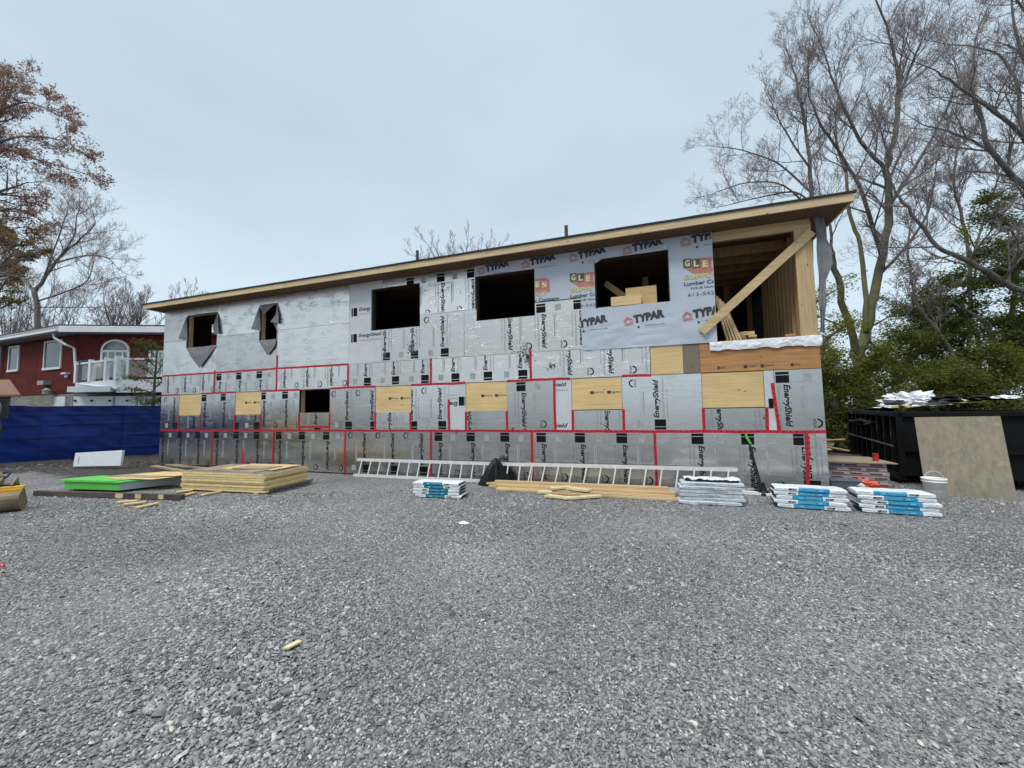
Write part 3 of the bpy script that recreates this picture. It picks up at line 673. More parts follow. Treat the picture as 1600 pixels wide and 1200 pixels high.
for x in (.93, 2.02, 3.63, 4.75, 6.31, 7.46, 9.05, 10.18, 11.81, 12.92, 14.53, 15.66, 17.28, 18.41): vt(x, 1.25, 1.74 if x < 10 else 1.71)
tape((6.34, 1.33), (7.44, 1.33), y=-.011); vt(11.33, 1.25, 2.03); vt(14.11, 1.25, 2.42); tape((18.62, 1.25), (18.54, 2.19), y=-.0075)
for k, x in enumerate(A[1:-1]): tape((x, .04 if k != 6 else .06), (x+(.04 if k == 6 else 0), 1.20), y=-.0075)
MB().add([(3.96, -.005, .05), (4.12, -.005, .05), (4.05, -.005, .66), (4.02, -.005, .66)], [(0, 1, 2, 3)], 'tape').build('seam_tape', HOUSE)
for x, z in ((11.55, 1.23), (13.05, 1.28), (13.35, 1.27)): tape((x-.03, z-.06), (x+.03, z+.03), .05, -.013)

# --- house wrap: gently wrinkled sheet with two openings
def wy(x, z):
    d = .010*noise.noise(Vector((x*1.4, z*2.2, 5)))+.0045*abs(noise.noise(Vector((x*2.5+z*4.5, z*1.2, 2))))
    if z < 4.0: d += .018*abs(noise.noise(Vector((x*1.1+z*2.6, z*3.0-x*1.5, 9))))*min(1, (4.05-z)*2)
    return -.022-max(-.008, d)*1.1
def wrapsheet():
    z_low = 3.08
    def inside(x, z):
        if x < 14.80 and z < 4.62-(x-13.7)*.0: 
            if z < (4.34 if x > 13.68 else 5.15): return False
        for h in (WIN[3], WIN[4]):
            if h[0]-.02 < x < h[1]+.01 and h[2] < z < h[3]: return False
        return True
    xs = sorted({*np.round(np.arange(12.10, 17.60, .05), 3), 12.11, 13.69, 14.80, 15.13, 16.73, 17.22, 17.60}); zs = sorted({*np.round(np.arange(3.08, 5.44, .05), 3), 4.02, 4.04, 4.34, 5.15, 5.17, 5.19, 5.45})
    V = []; idx = {}; Fs = []
    def vi(x, z):
        k = (x, z)
        if k not in idx: idx[k] = len(V); V.append((float(x), wy(x, z), float(z)))
        return idx[k]
    for i in range(len(xs)-1):
        for j in range(len(zs)-1):
            if inside((xs[i]+xs[i+1])/2, (zs[j]+zs[j+1])/2): Fs.append((vi(xs[i], zs[j]), vi(xs[i+1], zs[j]), vi(xs[i+1], zs[j+1]), vi(xs[i], zs[j+1])))
    mb = MB(); mb.add(V, Fs, 'wrap')
    # loose folded edge over the opening and torn corner
    mb.add([(15.13, -.05, 5.19), (15.32, -.04, 5.19), (15.16, -.07, 5.08)], [(0, 1, 2)], 'wrap'); mb.add([(16.70, -.05, 5.19), (16.40, -.03, 5.19), (16.73, -.08, 5.31)], [(0, 1, 2)], 'wrap')
    t3 = lambda a, b: (a, wy(a, b)-.007, b)
    def blocked(x, z): return not inside(x, z) or z > 5.43
    def put(fn):
        tmp = MB(); fn(tmp)
        for k, f in enumerate(tmp.f):
            cx = sum(tmp.v[i][0] for i in f)/len(f); cz = sum(tmp.v[i][2] for i in f)/len(f)
            if inside(cx, cz) and 12.1 < cx < 17.59 and cz < 5.44: mb.add([tmp.v[i] for i in f], [tuple(range(len(f)))], tmp.slots[tmp.m[k]])
    an = R(8); ex = (math.cos(an), math.sin(an)); ey = (-math.sin(an), math.cos(an))
    def typar(X, Z):
        P = lambda u, v: (X+ex[0]*u+ey[0]*v, Z+ex[1]*u+ey[1]*v)
        def fn(t):
            for sc_ in (1, .62):   # pentagon house outline, twice
                q = [(-.085, -.08), (.085, -.08), (.085, .03), (0, .095), (-.085, .03), (-.085, -.08)]; q = [(a*sc_, b*sc_) for a, b in q]
                for (a, b), (c, d) in zip(q[:-1], q[1:]):
                    L_ = math.hypot(c-a, d-b); e = ((c-a)/L_, (d-b)/L_)
                    e2 = (ex[0]*e[0]+ey[0]*e[1], ex[1]*e[0]+ey[1]*e[1]); rect_on(t, P(.09+a, .06+b), e2, (-e2[1], e2[0]), -.008, L_+.008, -.009, .009, 'red_ink', t3)
            text_on(t, 'TYPAR', P(.21, 0), ex, ey, .64, .165, 'typar_ink', t3, (12.1, 17.585, 3, 5.44), .07, .1)
            rect_on(t, P(.26, -.09), ex, ey, 0, .045, -.045, 0, 'typar_ink', t3)
            text_on(t, 'BUILDING WRAP FOR HOMES', P(.42, -.115), (1, 0), (0, 1), .40, .018, 'typar_ink', t3, None, .02)
        put(fn)
    for x in (12.21, 13.39, 14.57, 15.79, 17.01): typar(x, 5.23)
    for x in (14.55, 15.76, 16.97): typar(x, 3.60)
    def glen(X, Z, xa, xb):
        an2 = R(3); e1 = (math.cos(an2), -math.sin(an2)*.6)
        def fn(t):
            cl = (xa, xb, 3.0, 5.5)
            for k in range(24):
                a = k*.03; zb = -.14-.18*min(1, a/.22) if a < .22 else -.32; zt_ = .03 if a < .62 else .03-.9*(a-.62)
                rect_on(t, (X+a, Z), (1, 0), (0, 1), 0, .0305, zb, zt_, 'red_ink', t3, cl)
            t3b = lambda a, b: (a, wy(a, b)-.011, b); t3c = lambda a, b: (a, wy(a, b)-.014, b)
            for k, ch in enumerate('GLEN'):
                x = X+k*.172; z = Z-.02-k*.028
                rect_on(t, (x, z), (1, 0), (0, 1), 0, .155, -.13, .07, 'green_ink' if k < 2 else 'red_ink', t3b, cl)
                text_on(t, ch, (x+.03, z-.095), (1, 0), (0, 1), .10, .135, 'cream_ink', t3c, cl, .05)
            text_on(t, 'SUPPLY', (X+.0, Z-.40), (1, 0), (0, 1), .66, .095, 'yellow_ink', t3b, cl, .04, .1)
            text_on(t, 'Lumber Company', (X+.0, Z-.54), (1, 0), (0, 1), .95, .085, 'typar_ink', t3, cl, .02)
            text_on(t, 'YOUR Hometown', (X+.12, Z-.635), (1, 0), (0, 1), .68, .05, 'typar_ink', t3, cl, .01, .15)
            text_on(t, '613-542-', (X+.06, Z-.78), (1, 0), (0, 1), .56, .075, 'grey_ink', t3, cl, .01)
        put(fn)
    for x, xa_, xb_ in ((13.34, 13.70, 15.1), (14.56, 14.5, 15.12), (17.02, 17.0, 17.585)): glen(x, 4.88, xa_, xb_)
    mb.build('house_wrap', HOUSE)
wrapsheet()
# triangular flaps of wrap folded out at the first two windows
def flap(P, y0, y1, name='wrap_flap'):
    """P: wall points; first two on the opening edge, the rest hang free"""
    pts = [(x, y0 if k < 2 else y1, z) for k, (x, z) in enumerate(P)]
    c = [sum(p[a] for p in pts)/len(pts) for a in range(3)]; c[1] -= .03
    V = pts+[c]; n = len(pts)
    mb = MB(); mb.add(V, [(i, (i+1) % n, n) for i in range(n)], 'wrap_back'); mb.build(name, HOUSE, smooth=False)
FP = lambda *q: [F(*p) for p in q]
flap(FP((292, 494), (293.5, 533), (285, 530), (281.5, 529.5)), -.012, -.06)
flap(FP((291.6, 543.5), (339, 540), (327, 558), (314, 575.5), (300, 557)), -.012, -.05)
flap(FP((340, 487), (339, 521.5), (345.5, 521.5), (343, 500)), -.012, -.07)
flap(FP((333, 512), (340, 489), (340, 522), (334, 522)), -.006, .02)
flap(FP((405.6, 477), (433, 473), (413.5, 492)), -.012, -.05)
flap(FP((405.6, 478), (408, 517), (403, 516), (396, 515)), -.012, -.08)
flap(FP((434, 473), (433.5, 488), (426, 504), (438, 506), (439, 499)), -.012, -.08)
flap(FP((426, 506), (433.5, 503), (433.8, 520), (431, 511)), .03, -.01)
flap(FP((405, 533), (433, 530), (430.5, 543), (420, 555.5)), -.012, -.05)

# --- open bay: post, header, brace, sheet on the sill
MB().box(BW-.30, BW-.012, .002, .05, 3.085, 5.235, 'pine_z').build('corner_post', HOUSE)
MB().box(17.45, BW-.012, .0, .10, 5.235, 5.36, 'pine_x').build('header_beam', HOUSE)
MB().box(17.45, BW-.012, .025, .12, 5.363, 5.452, 'pine_x').build('header_beam', HOUSE)
MB().beam((17.30, -.095, 3.30), (19.36, -.045, 5.15), .038, .17, 'pine_x', up=(-.67, 0, .74)).build('diagonal_brace', HOUSE)
MB().box(17.28, 17.50, .005, .04, 3.10, 3.20, 'pine_x').build('sill_block', HOUSE)
def sheet(name, P0, P1, drop, y0, sag, m, seed, n=90, rows=12, over=.12):
    V = []; mb = MB()
    for i in range(n+1):
        t = i/n; x = P0[0]+(P1[0]-P0[0])*t; zt = P0[1]+(P1[1]-P0[1])*t; dr = drop*(1+.22*noise.noise(Vector((t*9, seed, 0)))+(.12 if t > .85 else 0))
        for j in range(rows+1):
            s = j/rows
            if s < .3: q = s/.3; y = over*(1-q)+y0*q; z = zt+.012*noise.noise(Vector((t*18, s*3, seed)))
            else: q = (s-.3)/.7; y = y0-.05*math.sin(q*3)*abs(noise.noise(Vector((t*14, s*2, seed))))-.004-.03*abs(noise.noise(Vector((t*26+s*6, s*5, seed+3)))); z = zt-dr*q
            V.append((x, y, z))
    mb.add(V, [(i*(rows+1)+j, (i+1)*(rows+1)+j, (i+1)*(rows+1)+j+1, i*(rows+1)+j+1) for i in range(n) for j in range(rows)], m)
    return mb.build(name, HOUSE, smooth=True)
sheet('sill_sheet', (17.45, 3.085), (BW+.02, 3.095), .185, -.03, 0, 'plastic_white', 4)
# loose wrap curling off the right corner
cv = [(1270, 336, 1283, 340), (1272, 350, 1288, 358), (1273, 368, 1291, 375), (1274, 390, 1296, 393), (1275, 410, 1297, 414), (1276, 430, 1289, 438), (1277, 448, 1287, 452), (1278, 470, 1288, 474), (1279, 495, 1286, 500), (1280, 518, 1285, 521)]
Vv = []; mb = MB()
for k, (xa_, za_, xb_, zb_) in enumerate(cv):
    p_, q_ = F(xa_, za_), F(xb_, zb_)
    for j in range(7):
        t = j/6; Vv.append((p_[0]+(q_[0]-p_[0])*t, -.02-.07*abs(math.sin(t*7+k*.9))*min(1, k/2)-.02*t+.05*math.sin(k*2.1+j*1.7)*t, p_[1]+(q_[1]-p_[1])*t+.01*math.sin(j*2+k)))
mb.add(Vv, [(i*7+j, i*7+j+1, i*7+j+8, i*7+j+7) for i in range(len(cv)-1) for j in range(6)], 'wrap_back'); mb.build('loose_wrap', HOUSE, smooth=True)
MB().box(BW-.018, BW-.002, .055, BD-.05, .0, ZS-.02, 'wrap_back').build('end_wall_wrap', HOUSE)

# --- roof
RX0, RX1, RY0, RY1 = -.27, 19.87, -.5, BD+.5
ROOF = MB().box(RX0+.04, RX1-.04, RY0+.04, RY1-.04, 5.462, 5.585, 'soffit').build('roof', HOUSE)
mb = MB(); xs = [RX0, 4.6, 9.5, 14.4, RX1]
for a, b in zip(xs[:-1], xs[1:]): MB().box(a+.002, b-.002, RY0, RY0+.038, 5.445, 5.592, 'fascia').build('fascia', ROOF)
MB().box(RX0, RX0+.038, RY0+.04, RY1, 5.445, 5.590, 'fascia').build('fascia', ROOF)
MB().box(RX1-.038, RX1, RY0+.04, RY1, 5.445, 5.590, 'fascia').build('fascia', ROOF)
mb = MB(); n = 120
V = []
for i in range(n+1):
    x = RX0-.03+(RX1-RX0+.06)*i/n; jz = .006*noise.noise(Vector((x*2, 0, 0)))
    for y, z in ((RY0-.03, 5.594+jz), (RY0-.03, 5.630+jz), (RY1+.02, 5.66), (RY1+.02, 5.62)): V.append((x, y, z))
mb.add(V, [(i*4+j, i*4+(j+1) % 4, i*4+4+(j+1) % 4, i*4+4+j) for i in range(n) for j in range(4)]+[(0, 1, 2, 3), (n*4, n*4+1, n*4+2, n*4+3)], 'roofing'); mb.build('roofing_felt', ROOF)
for k in range(33):
    x = RX0+.3+k*.6
    if x < RX1-.1: MB().box(x, x+.035, RY0+.042, -.014, 5.452, 5.4615, 'soffit').build('lookout', ROOF)
for (px, z0) in ((652, 5.6), (884.5, 5.6)):
    x, z = F(px, 392 if px < 700 else 353, .1)
    MB().lathe((x, .1, z0), [(.042, 0), (.042, z-z0-.01), (.046, z-z0), (.03, z-z0)], 14, 'dark_metal').build('vent_pipe', ROOF, smooth=False)

# grubby smudges on the facer
for px_, py_, n_, w_, h_ in ((643, 545, 90, .16, .30), (819, 552, 120, .22, .34), (826, 560, 60, .1, .2), (601, 553, 40, .07, .22), (862, 573, 40, .1, .12)):
    x_, z_ = F(px_, py_); r_ = random.Random(px_); mb = MB()
    for _ in range(n_):
        a_, b_ = x_+r_.gauss(0, w_*.42), z_+r_.gauss(0, h_*.42); q_ = r_.uniform(.006, .022); mb.add([(a_-q_, -.0058, b_-q_*.7), (a_+q_, -.0058, b_-q_*r_.random()), (a_+q_*.8, -.0058, b_+q_*.7), (a_-q_*.7, -.0058, b_+q_)], [(0, 1, 2, 3)], 'grey_ink')
    mb.build('dirt_smudge', HOUSE)['kind'] = 'stuff'
# --- things inside the openings
g = 'lumber kept on the upper floor'
for k, (dx, rx) in enumerate(((0, 0), (.05, .02), (.10, .045), (.15, .03), (.19, .06))):
    a = (17.86+dx*1.2, .26-.02*k, 3.06); b = (17.62+dx*1.05, .20+.015*k, 4.16-k*.06)
    MB().beam(a, b, .038, .09, 'pine_z', up=(0, 1, 0)).thing('leaning_board', ['outermost left board of the bunch leaning in the open bay', 'second board of the bunch leaning in the open bay', 'middle board of the bunch leaning in the open bay', 'fourth board of the bunch leaning in the open bay', 'rightmost board of the bunch leaning in the open bay'][k], 'board', 'boards leaning in the open bay')
for k in range(12):
    r = k//2; x = 18.14+(k % 2)*.17+random.uniform(-.03, .03); z = 3.06+r*.043
    MB().beam((x, .32+random.uniform(-.05, .05), z+.02), (x+.03, 2.4, z+.02), .15, .038, 'ply').thing('stacked_board', 'short end of a pine board in the small stack on the upper floor', 'board', 'boards stacked on the upper floor')
MB().beam((18.85, .12, 3.14), (19.02, .10, 3.14), .09, .05, 'ply_orange').thing('wood_scrap', 'small wood scrap lying on the white sheet by the corner post', 'scrap')
tag(MB().box(15.48, 16.13, -.03, .17, 4.05, 4.26, 'ply').build('wooden_box'), 'low plywood offcut box standing on the sill of the wrapped window', 'box')
tag(MB().box(15.80, 16.47, .20, .26, 4.06, 4.50, 'ply').build('plywood_piece'), 'square plywood piece standing upright behind the low box in the window', 'plywood')
MB().beam((15.30, .9, 4.9), (16.05, .35, 4.10), .038, .14, 'pine_x').thing('leaning_plank', 'dim plank slanting down behind the plywood pieces in the wrapped window', 'plank')
tag(MB().box(15.17, 15.9, .06, .16, 4.045, 4.075, 'pine_x').build('sill_board'), 'flat board lying on the sill of the wrapped window', 'board')

# ------------------------------------------------------------------ yard: ladders
def ladder(label, xa, ya, xb, yb, n, hl, dx_top, name='ladder'):
    """lying on its long edge, leaning on the wall: bottom rail from (xa,ya) to (xb,yb), top rail against the wall"""
    root = empty(name, label, 'ladder', (xa, ya, .02), 'aluminium ladders leaning along the foot of the wall')
    A0, B0 = Vector((xa, ya, .045)), Vector((xb, yb, .045))
    A1, B1 = Vector((xa+dx_top, min(ya+.12, -.06), .045+hl)), Vector((xb+dx_top, min(yb+.12, -.05), .045+hl))
    under(root, MB().beam(A0, B0, .032, .075, 'alu'), 'rail'); under(root, MB().beam(A1, B1, .032, .075, 'alu'), 'rail')
    for k in range(n):
        t = (k+.5)/n; under(root, MB().tube([A0.lerp(B0, t), A1.lerp(B1, t)], .017, 8, 'alu'), 'rung')
    return root
xa, ya = F(561, 741)[0], -.26
ladder('long aluminium ladder on its side left of the black bag', 8.60, -.30, 13.72, -.28, 17, .40, .02)
ladder('aluminium ladder on its side right of the black bag', 13.36, -.36, 17.75, -.20, 14, .42, .08)

# black bag
def bag():
    mb = MB(); c = G(764, 757); n, m_ = 26, 14; V = []
    for j in range(m_+1):
        t = j/m_; z = .60*t; r0 = .31*(1-t)**.62+.035*(1-t)+.012
        for i in range(n):
            a = 2*math.pi*i/n; rr = r0*(1+.22*math.sin(3*a+1.1)*(1-t*.3)+.10*math.sin(7*a+t*3)+.10*noise.noise(Vector((math.cos(a)*2, math.sin(a)*2, z*4))))
            V.append((c.x+.05+rr*math.cos(a)+.06*t, c.y+.12+rr*.8*math.sin(a)+.05*t, z))
    mb.add(V, [(j*n+i, j*n+(i+1) % n, (j+1)*n+(i+1) % n, (j+1)*n+i) for j in range(m_) for i in range(n)]+[tuple(m_*n+i for i in range(n)), tuple(reversed(range(n)))], 'black_bag')
    mb.thing('black_bag', 'black plastic bag gathered to a peak in front of the ladder', 'bag')
bag()

# long boards on the ground
lum = [((12.72, -.72), (16.35, -.62), 0, 'pine_x'), ((12.95, -.86), (16.60, -.80), 0, 'pine_x'), ((13.0, -.99), (16.72, -.98), 0, 'pine_x'), ((12.62, -.60), (16.55, -.50), 1, 'pine_x'), ((12.9, -.74), (16.62, -.70), 1, 'pine_x'), ((14.2, -1.05), (16.68, -1.08), 0, 'pine_x'), ((12.8, -.55), (16.5, -.42), 2, 'pine_x')]
lb = ['rearmost long board on the ground of the lumber beside the black bag', 'middle long board on the ground in front of the ladder', 'long board on the ground third from the wall', 'upper long board lying across the rear boards', 'upper long board lying over the middle boards', 'shorter board nearest the gravel in the lumber by the wall', 'topmost long board of the lumber along the wall']
for (a, b, l, m), t in zip(lum, lb):
    MB().beam((*a, .025+l*.042), (*b, .025+l*.042), .125, .038, m).thing('long_board', t, 'board', 'long boards on the ground by the wall', bevel=.003)

# pale foam offcuts
offs = [((852, 772), .30, .16, .1), ((868, 779), .42, .16, -.2), ((893, 781), .34, .15, .35), ((922, 779), .46, .14, .5), ((876, 768), .50, .20, .6), ((905, 771), .5, .2, -.35)]
nm = ['leftmost pale foam offcut of the heap on the gravel', 'front left pale foam offcut of the heap', 'front middle pale foam offcut of the heap', 'pointed pale foam offcut on the right of the heap', 'big pale foam offcut on top of the heap', 'big pale foam offcut at the right rear of the heap']
for k, (p, l, wd, a) in enumerate(offs):
    c = G(*p); z = .02+(.045 if k > 3 else 0); e = Vector((math.cos(a), math.sin(a), 0)); s_ = Vector((-e.y, e.x, 0))
    P = [c-e*l/2-s_*wd/2, c+e*l*.45-s_*wd*.4, c+e*l/2+s_*wd*.35, c-e*l*.38+s_*wd/2]
    MB().plate([Vector((q.x, q.y, z)) for q in P], (0, 0, 1), .04, 'cut_foam').thing('foam_offcut', nm[k], 'foam offcut', 'pale foam offcuts heaped on the gravel', bevel=.004)

# ------------------------------------------------------------------ shingle bundles
def bundle(front_mid, dirx, z, Ln, Dp, H, kind, flip, label, group, seed, band=(.33, .78), text=None):
    """a wrapped bundle: front_mid = middle of its lower front edge, dirx = unit vector along the front"""
    r = random.Random(seed); ex = Vector((dirx[0], dirx[1], 0)).normalized(); ey = Vector((-ex.y, ex.x, 0)); o = Vector((*front_mid, z))-ex*Ln/2
    base = {'blue': 'bundle_white', 'teal': 'bundle_white', 'grey': 'bundle_grey'}[kind]
    root = empty('shingle_bundle', label, 'bundle', tuple(o+ex*Ln/2), group)
    # soft-cornered wrapper as a lofted section with sagging ends
    n = 26; sec = [(0.0, .12), (.0, .75), (.06, .97), (.25, 1.02), (.8, 1.0), (.97, .92), (1, .6), (1, .1), (.92, 0), (.06, 0)]
    V = []; mb = MB(); ns = len(sec)
    for i in range(n+1):
        t = i/n; e = min(t, 1-t)*n/2.2; pinch = 1-.38*max(0, 1-e)**2
        for a, b in sec:
            hh = (b-.45)*pinch+.45; y = a*Dp+(.007*noise.noise(Vector((t*9, b*3, seed)))); zz = hh*H+.006*noise.noise(Vector((t*7, a*3, seed+7)))
            V.append(tuple(o+ex*(t*Ln)+ey*y+Vector((0, 0, zz))))
    mb.add(V, [(i*ns+j, (i+1)*ns+j, (i+1)*ns+(j+1) % ns, i*ns+(j+1) % ns) for i in range(n) for j in range(ns)]+[tuple(range(ns)), tuple(n*ns+j for j in reversed(range(ns)))], base)
    kset = mb.slot('shingle')
    if kind == 'blue' or kind == 'teal': mb.m[-1] = kset if kind == 'teal' else mb.m[-1]; mb.m[-2] = kset if kind == 'blue' and r.random() < .7 else mb.m[-2]
    bm_ = {'blue': 'bundle_blue', 'teal': 'bundle_teal', 'grey': base}[kind]; bi = mb.slot(bm_)
    b0, b1 = band if not flip else (1-band[1], 1-band[0])
    if kind != 'grey':
        for i in range(n):
            if b0 < (i+.5)/n < b1:
                for j in (0, 1, 9): mb.m[i*ns+j] = bi
    def t3(a, b): p = o+ex*a-ey*.006+Vector((0, 0, b)); return tuple(p)
    s = -1 if flip else 1; e1, e2 = (s, 0), (0, s)
    Pz = lambda u, v: (Ln*u, H*v) if not flip else (Ln*(1-u), H*(1-v))
    if kind != 'grey':
        text_on(mb, 'IKO', Pz(.20, .28), e1, e2, .115, H*.42, 'ink', t3, None, .05, .25)
        text_on(mb, 'Dynasty', Pz(.37, .3), e1, e2, .21, H*.42, 'bundle_lightblue', t3, None, .02, .1)
        rect_on(mb, Pz(.62, .3), e1, e2, 0, .06, 0, H*.4, 'bundle_lightblue', t3)
        for k in range(4): rect_on(mb, Pz(.02+.04*k, .35+.1*(k % 2)), e1, e2, 0, .03, 0, .006, 'light_ink', t3)
        for k in range(4): rect_on(mb, Pz(.82+.035*k, .3+.15*(k % 2)), e1, e2, 0, .028, 0, .006, 'light_ink', t3)
    else:
        text_on(mb, 'Hip & Ridge Plus', Pz(.2+.25*r.random(), .3), e1, e2, .34, H*.36, 'grey_ink', t3, None, .015)
        rect_on(mb, Pz(.76, .1), e1, e2, 0, .004, 0, H*.75, 'grey_ink', t3); rect_on(mb, Pz(.15, .1), e1, e2, 0, .004, 0, H*.75, 'grey_ink', t3)
        for k in range(5): rect_on(mb, Pz(.8+.03*k, .4), e1, e2, 0, .02, 0, .006, 'light_ink', t3)
    under(root, mb, 'wrapper', smooth=False)
    return root
order = ['bottom', 'second from the bottom', 'middle', 'second from the top', 'top', 'very top']
def stack(pl, pr, n, kind, flips, where, group, H, Dp=.34, ztop=None, seed=0, shift=None):
    a, b = G(*pl), G(*pr); d = (b-a).to_2d(); L_ = min(1.0, max(.92, d.length)); mid = ((a+b)/2).to_2d(); e = d.normalized()
    for k in range(n):
        r = random.Random(seed+k); sh = (shift[k] if shift else r.uniform(-.03, .03)); fy = r.uniform(-.012, .012)
        ang = r.uniform(-.02, .02); e2 = Vector((e.x*math.cos(ang)-e.y*math.sin(ang), e.x*math.sin(ang)+e.y*math.cos(ang)))
        bundle(mid+e*sh+Vector((-e.y, e.x))*fy, e2, .012+k*H*.985, L_, Dp, H, kind, flips[k], f'{order[k if n > 5 or k < 2 else k]} {where}', group, seed*10+k)
stack((1212, 793), (1326, 801), 5, 'blue', [1, 0, 1, 0, 0], 'white and blue bundle of the stack before the building corner', 'white and blue shingle bundles', .070, seed=3, shift=[.03, -.02, .02, -.01, .0])
stack((1345, 801), (1471, 810), 5, 'blue', [0, 0, 0, 0, 1], 'white and blue bundle of the rightmost stack beside the bucket', 'white and blue shingle bundles', .070, seed=5, shift=[.02, -.01, .02, -.03, -.04])
stack((643, 777), (722, 781), 5, 'teal', [1, 0, 0, 1, 1], 'white and teal bundle of the stack left of the black bag', 'white and teal shingle bundles', .062, seed=9, shift=[.03, -.02, -.01, .0, -.02])
stack((1064, 788), (1163, 793), 6, 'grey', [0, 0, 0, 1, 0, 0], 'pale grey bundle of the stack at the ladder end', 'pale grey wrapped bundles', .066, seed=21, shift=[-.03, .03, 0, 0, -.01, .02])
# torn open wrapper with dark shingles on top of the grey stack
a, b = G(1072, 788), G(1160, 793)
def torn():
    mb = MB(); mid = (a+b)/2; e = (b-a).normalized(); s_ = Vector((-e.y, e.x, 0)); z = .012+6*.066*.985
    o = mid-e*.42; mb.beam(o+s_*.17+Vector((0, 0, z+.02)), o+e*.84+s_*.17+Vector((0, 0, z+.02)), .26, .036, 'shingle')
    V = []; n = 22
    for i in range(n+1):
        t = i/n; j1 = .05*noise.noise(Vector((t*9, 1, 0))); j2 = .03*noise.noise(Vector((t*6, 4, 0)))
        for q, (y, zz) in enumerate(((-.01+j1*.3, .005+.02*abs(j2)*10*(i % 2)), (.02, .045+j1), (.12, .062+j2), (.30, .055+j2), (.34, .0))): V.append(tuple(o+e*(t*.90-.03)+s_*y+Vector((0, 0, z+zz))))
    mb.add(V, [(i*5+j, (i+1)*5+j, (i+1)*5+j+1, i*5+j+1) for i in range(n) for j in range(1, 4)], 'bundle_white')
    mb.thing('torn_bundle', 'torn open white wrapper over dark shingles on top of the grey stack', 'bundle')
torn()
MB().beam(G(1160, 771)+Vector((0, 0, .03)), G(1212, 776)+Vector((0, 0, .03)), .12, .05, 'plastic_white').thing('white_board', 'white board lying between the grey stack and the blue stack', 'board')

# black pole with green grip against the wall
root = empty('pole_tool', 'thin black pole with bright green grip leaning on the foil wall', 'pole', (18.22, -.12, 0))
under(root, MB().tube([(18.24, -.14, .02), (18.17, -.07, .5), (18.08, -.025, 1.02)], [.022, .016, .012], 8, 'rubber'), 'shaft')
under(root, MB().tube([(18.10, -.035, .98), (18.04, -.03, 1.10), (18.02, -.03, 1.19)], [.02, .026, .018], 8, 'green'), 'grip')
under(root, MB().lathe((18.25, -.14, .0), [(.12, .0), (.11, .05), (.06, .10), (.03, .19), (.02, .24)], 12, 'black_bag'), 'foot')

# ------------------------------------------------------------------ insulation board stack on the left
def panel_on(mb, c, e, l, wd, z, th, m, m_edge=None):
    e = Vector((e[0], e[1], 0)).normalized(); s_ = Vector((-e.y, e.x, 0)); c = Vector((c[0], c[1], z))
    P = [c-e*l/2-s_*wd/2, c+e*l/2-s_*wd/2, c+e*l/2+s_*wd/2, c-e*l/2+s_*wd/2]
    return mb.hexa([*P, *[p+Vector((0, 0, th)) for p in P]], m)
e0 = Vector((2.45, .16, 0)).normalized(); s0 = Vector((-e0.y, e0.x, 0)); c0 = Vector((5.90, -2.80, 0))+e0*1.15+s0*.63
hs = .05
z = .03
MB().beam(Vector((8.10, -2.72, .025)), Vector((7.90, -1.45, .025)), .10, .04, 'pine_x').thing('bearer', 'pale bearer under the right end of the foam board stack', 'board')
names = ['lowest', 'second lowest', 'third from the bottom', 'fourth from the bottom', 'fifth from the bottom', 'third from the top', 'second from the top', 'topmost']
for k in range(8):
    r = random.Random(k+50); dx, dy = r.uniform(-.035, .035), r.uniform(-.03, .03); e = Vector((e0.x, e0.y+r.uniform(-.006, .006), 0)).normalized()
    if k == 0: dx += .05
    t = empty('foam_board', f'{names[k]} yellow foam insulation board of the big stack', 'foam board', tuple(c0+e0*dx+s0*dy+Vector((0, 0, z))), 'yellow foam boards in the big stack')
    core = MB(); panel_on(core, c0+e0*dx+s0*dy, e, 2.40, 1.24, z+.001, hs-.003, 'foam'); under(t, core, 'core', bevel=.003)
    fc = MB(); panel_on(fc, c0+e0*dx+s0*dy, e, 2.404, 1.244, z+hs-.0025, .0015, 'foil_old'); under(t, fc, 'facer'); z += hs+.001
MB().plate([tuple(c0+e0*1.24+s0*q[0]+Vector((q[2], 0, q[1]))) for q in ((-.62, .01, .05), (.62, .01, .05), (.62, .13, .14), (-.62, .13, .14))], (1, 0, .3), .012, 'foil').thing('foil_strip', 'bent strip of foil facing at the right foot of the foam board stack', 'foil strip')
for k, (du, dv, l, wd, lab) in enumerate(((-.12, -.08, 1.9, .85, 'broad thin brown plywood sheet on top of the foam boards'), (.30, .14, 1.5, .8, 'second thin plywood sheet lying on the broad one'), (.38, -.05, 1.0, .45, 'narrow dark edged plywood strip on top of the foam stack'))):
    mb = MB(); panel_on(mb, c0+e0*du+s0*dv, (e0.x, e0.y+.04*(k-1)), l, wd, z, .014, 'ply_old' if k != 1 else 'ply'); z += .017
    mb.thing('plywood_sheet', lab, 'plywood', 'plywood sheets on the foam stack')
# green foam and sheets
g0, g1 = G(100, 767), G(186, 770); ge = (g1-g0).normalized(); gs = Vector((-ge.y, ge.x, 0)); gb = G(270, 760)
dd = (gb-g1); gd = dd.normalized(); gl = dd.length*1.05
def para(z, th, a0, a1, b0, b1, m, name, lab, cat, group=None, sidem=None):
    P = [g0+ge*a0+gd*b0, g0+ge*a1+gd*b0, g0+ge*a1+gd*b1, g0+ge*a0+gd*b1]
    mb = MB(); mb.hexa([*[p+Vector((0, 0, z)) for p in P], *[p+Vector((0, 0, z+th)) for p in P]], m)
    if sidem: k = mb.slot(sidem); mb.m[3] = k; mb.m[4] = k
    return mb.thing(name, lab, cat, group, bevel=.004)
gw = (g1-g0).length
para(.05, .17, 0, gw, 0, gl*1.12, 'green', 'green_foam_block', 'thick bright green foam block with grey sides', 'foam block', None, 'eps_grey')
para(.225, .02, -.08, gw+.05, -.05, gl*.9, 'green', 'green_sheet', 'lower thin bright green sheet on the green block', 'sheet', 'thin green sheets')
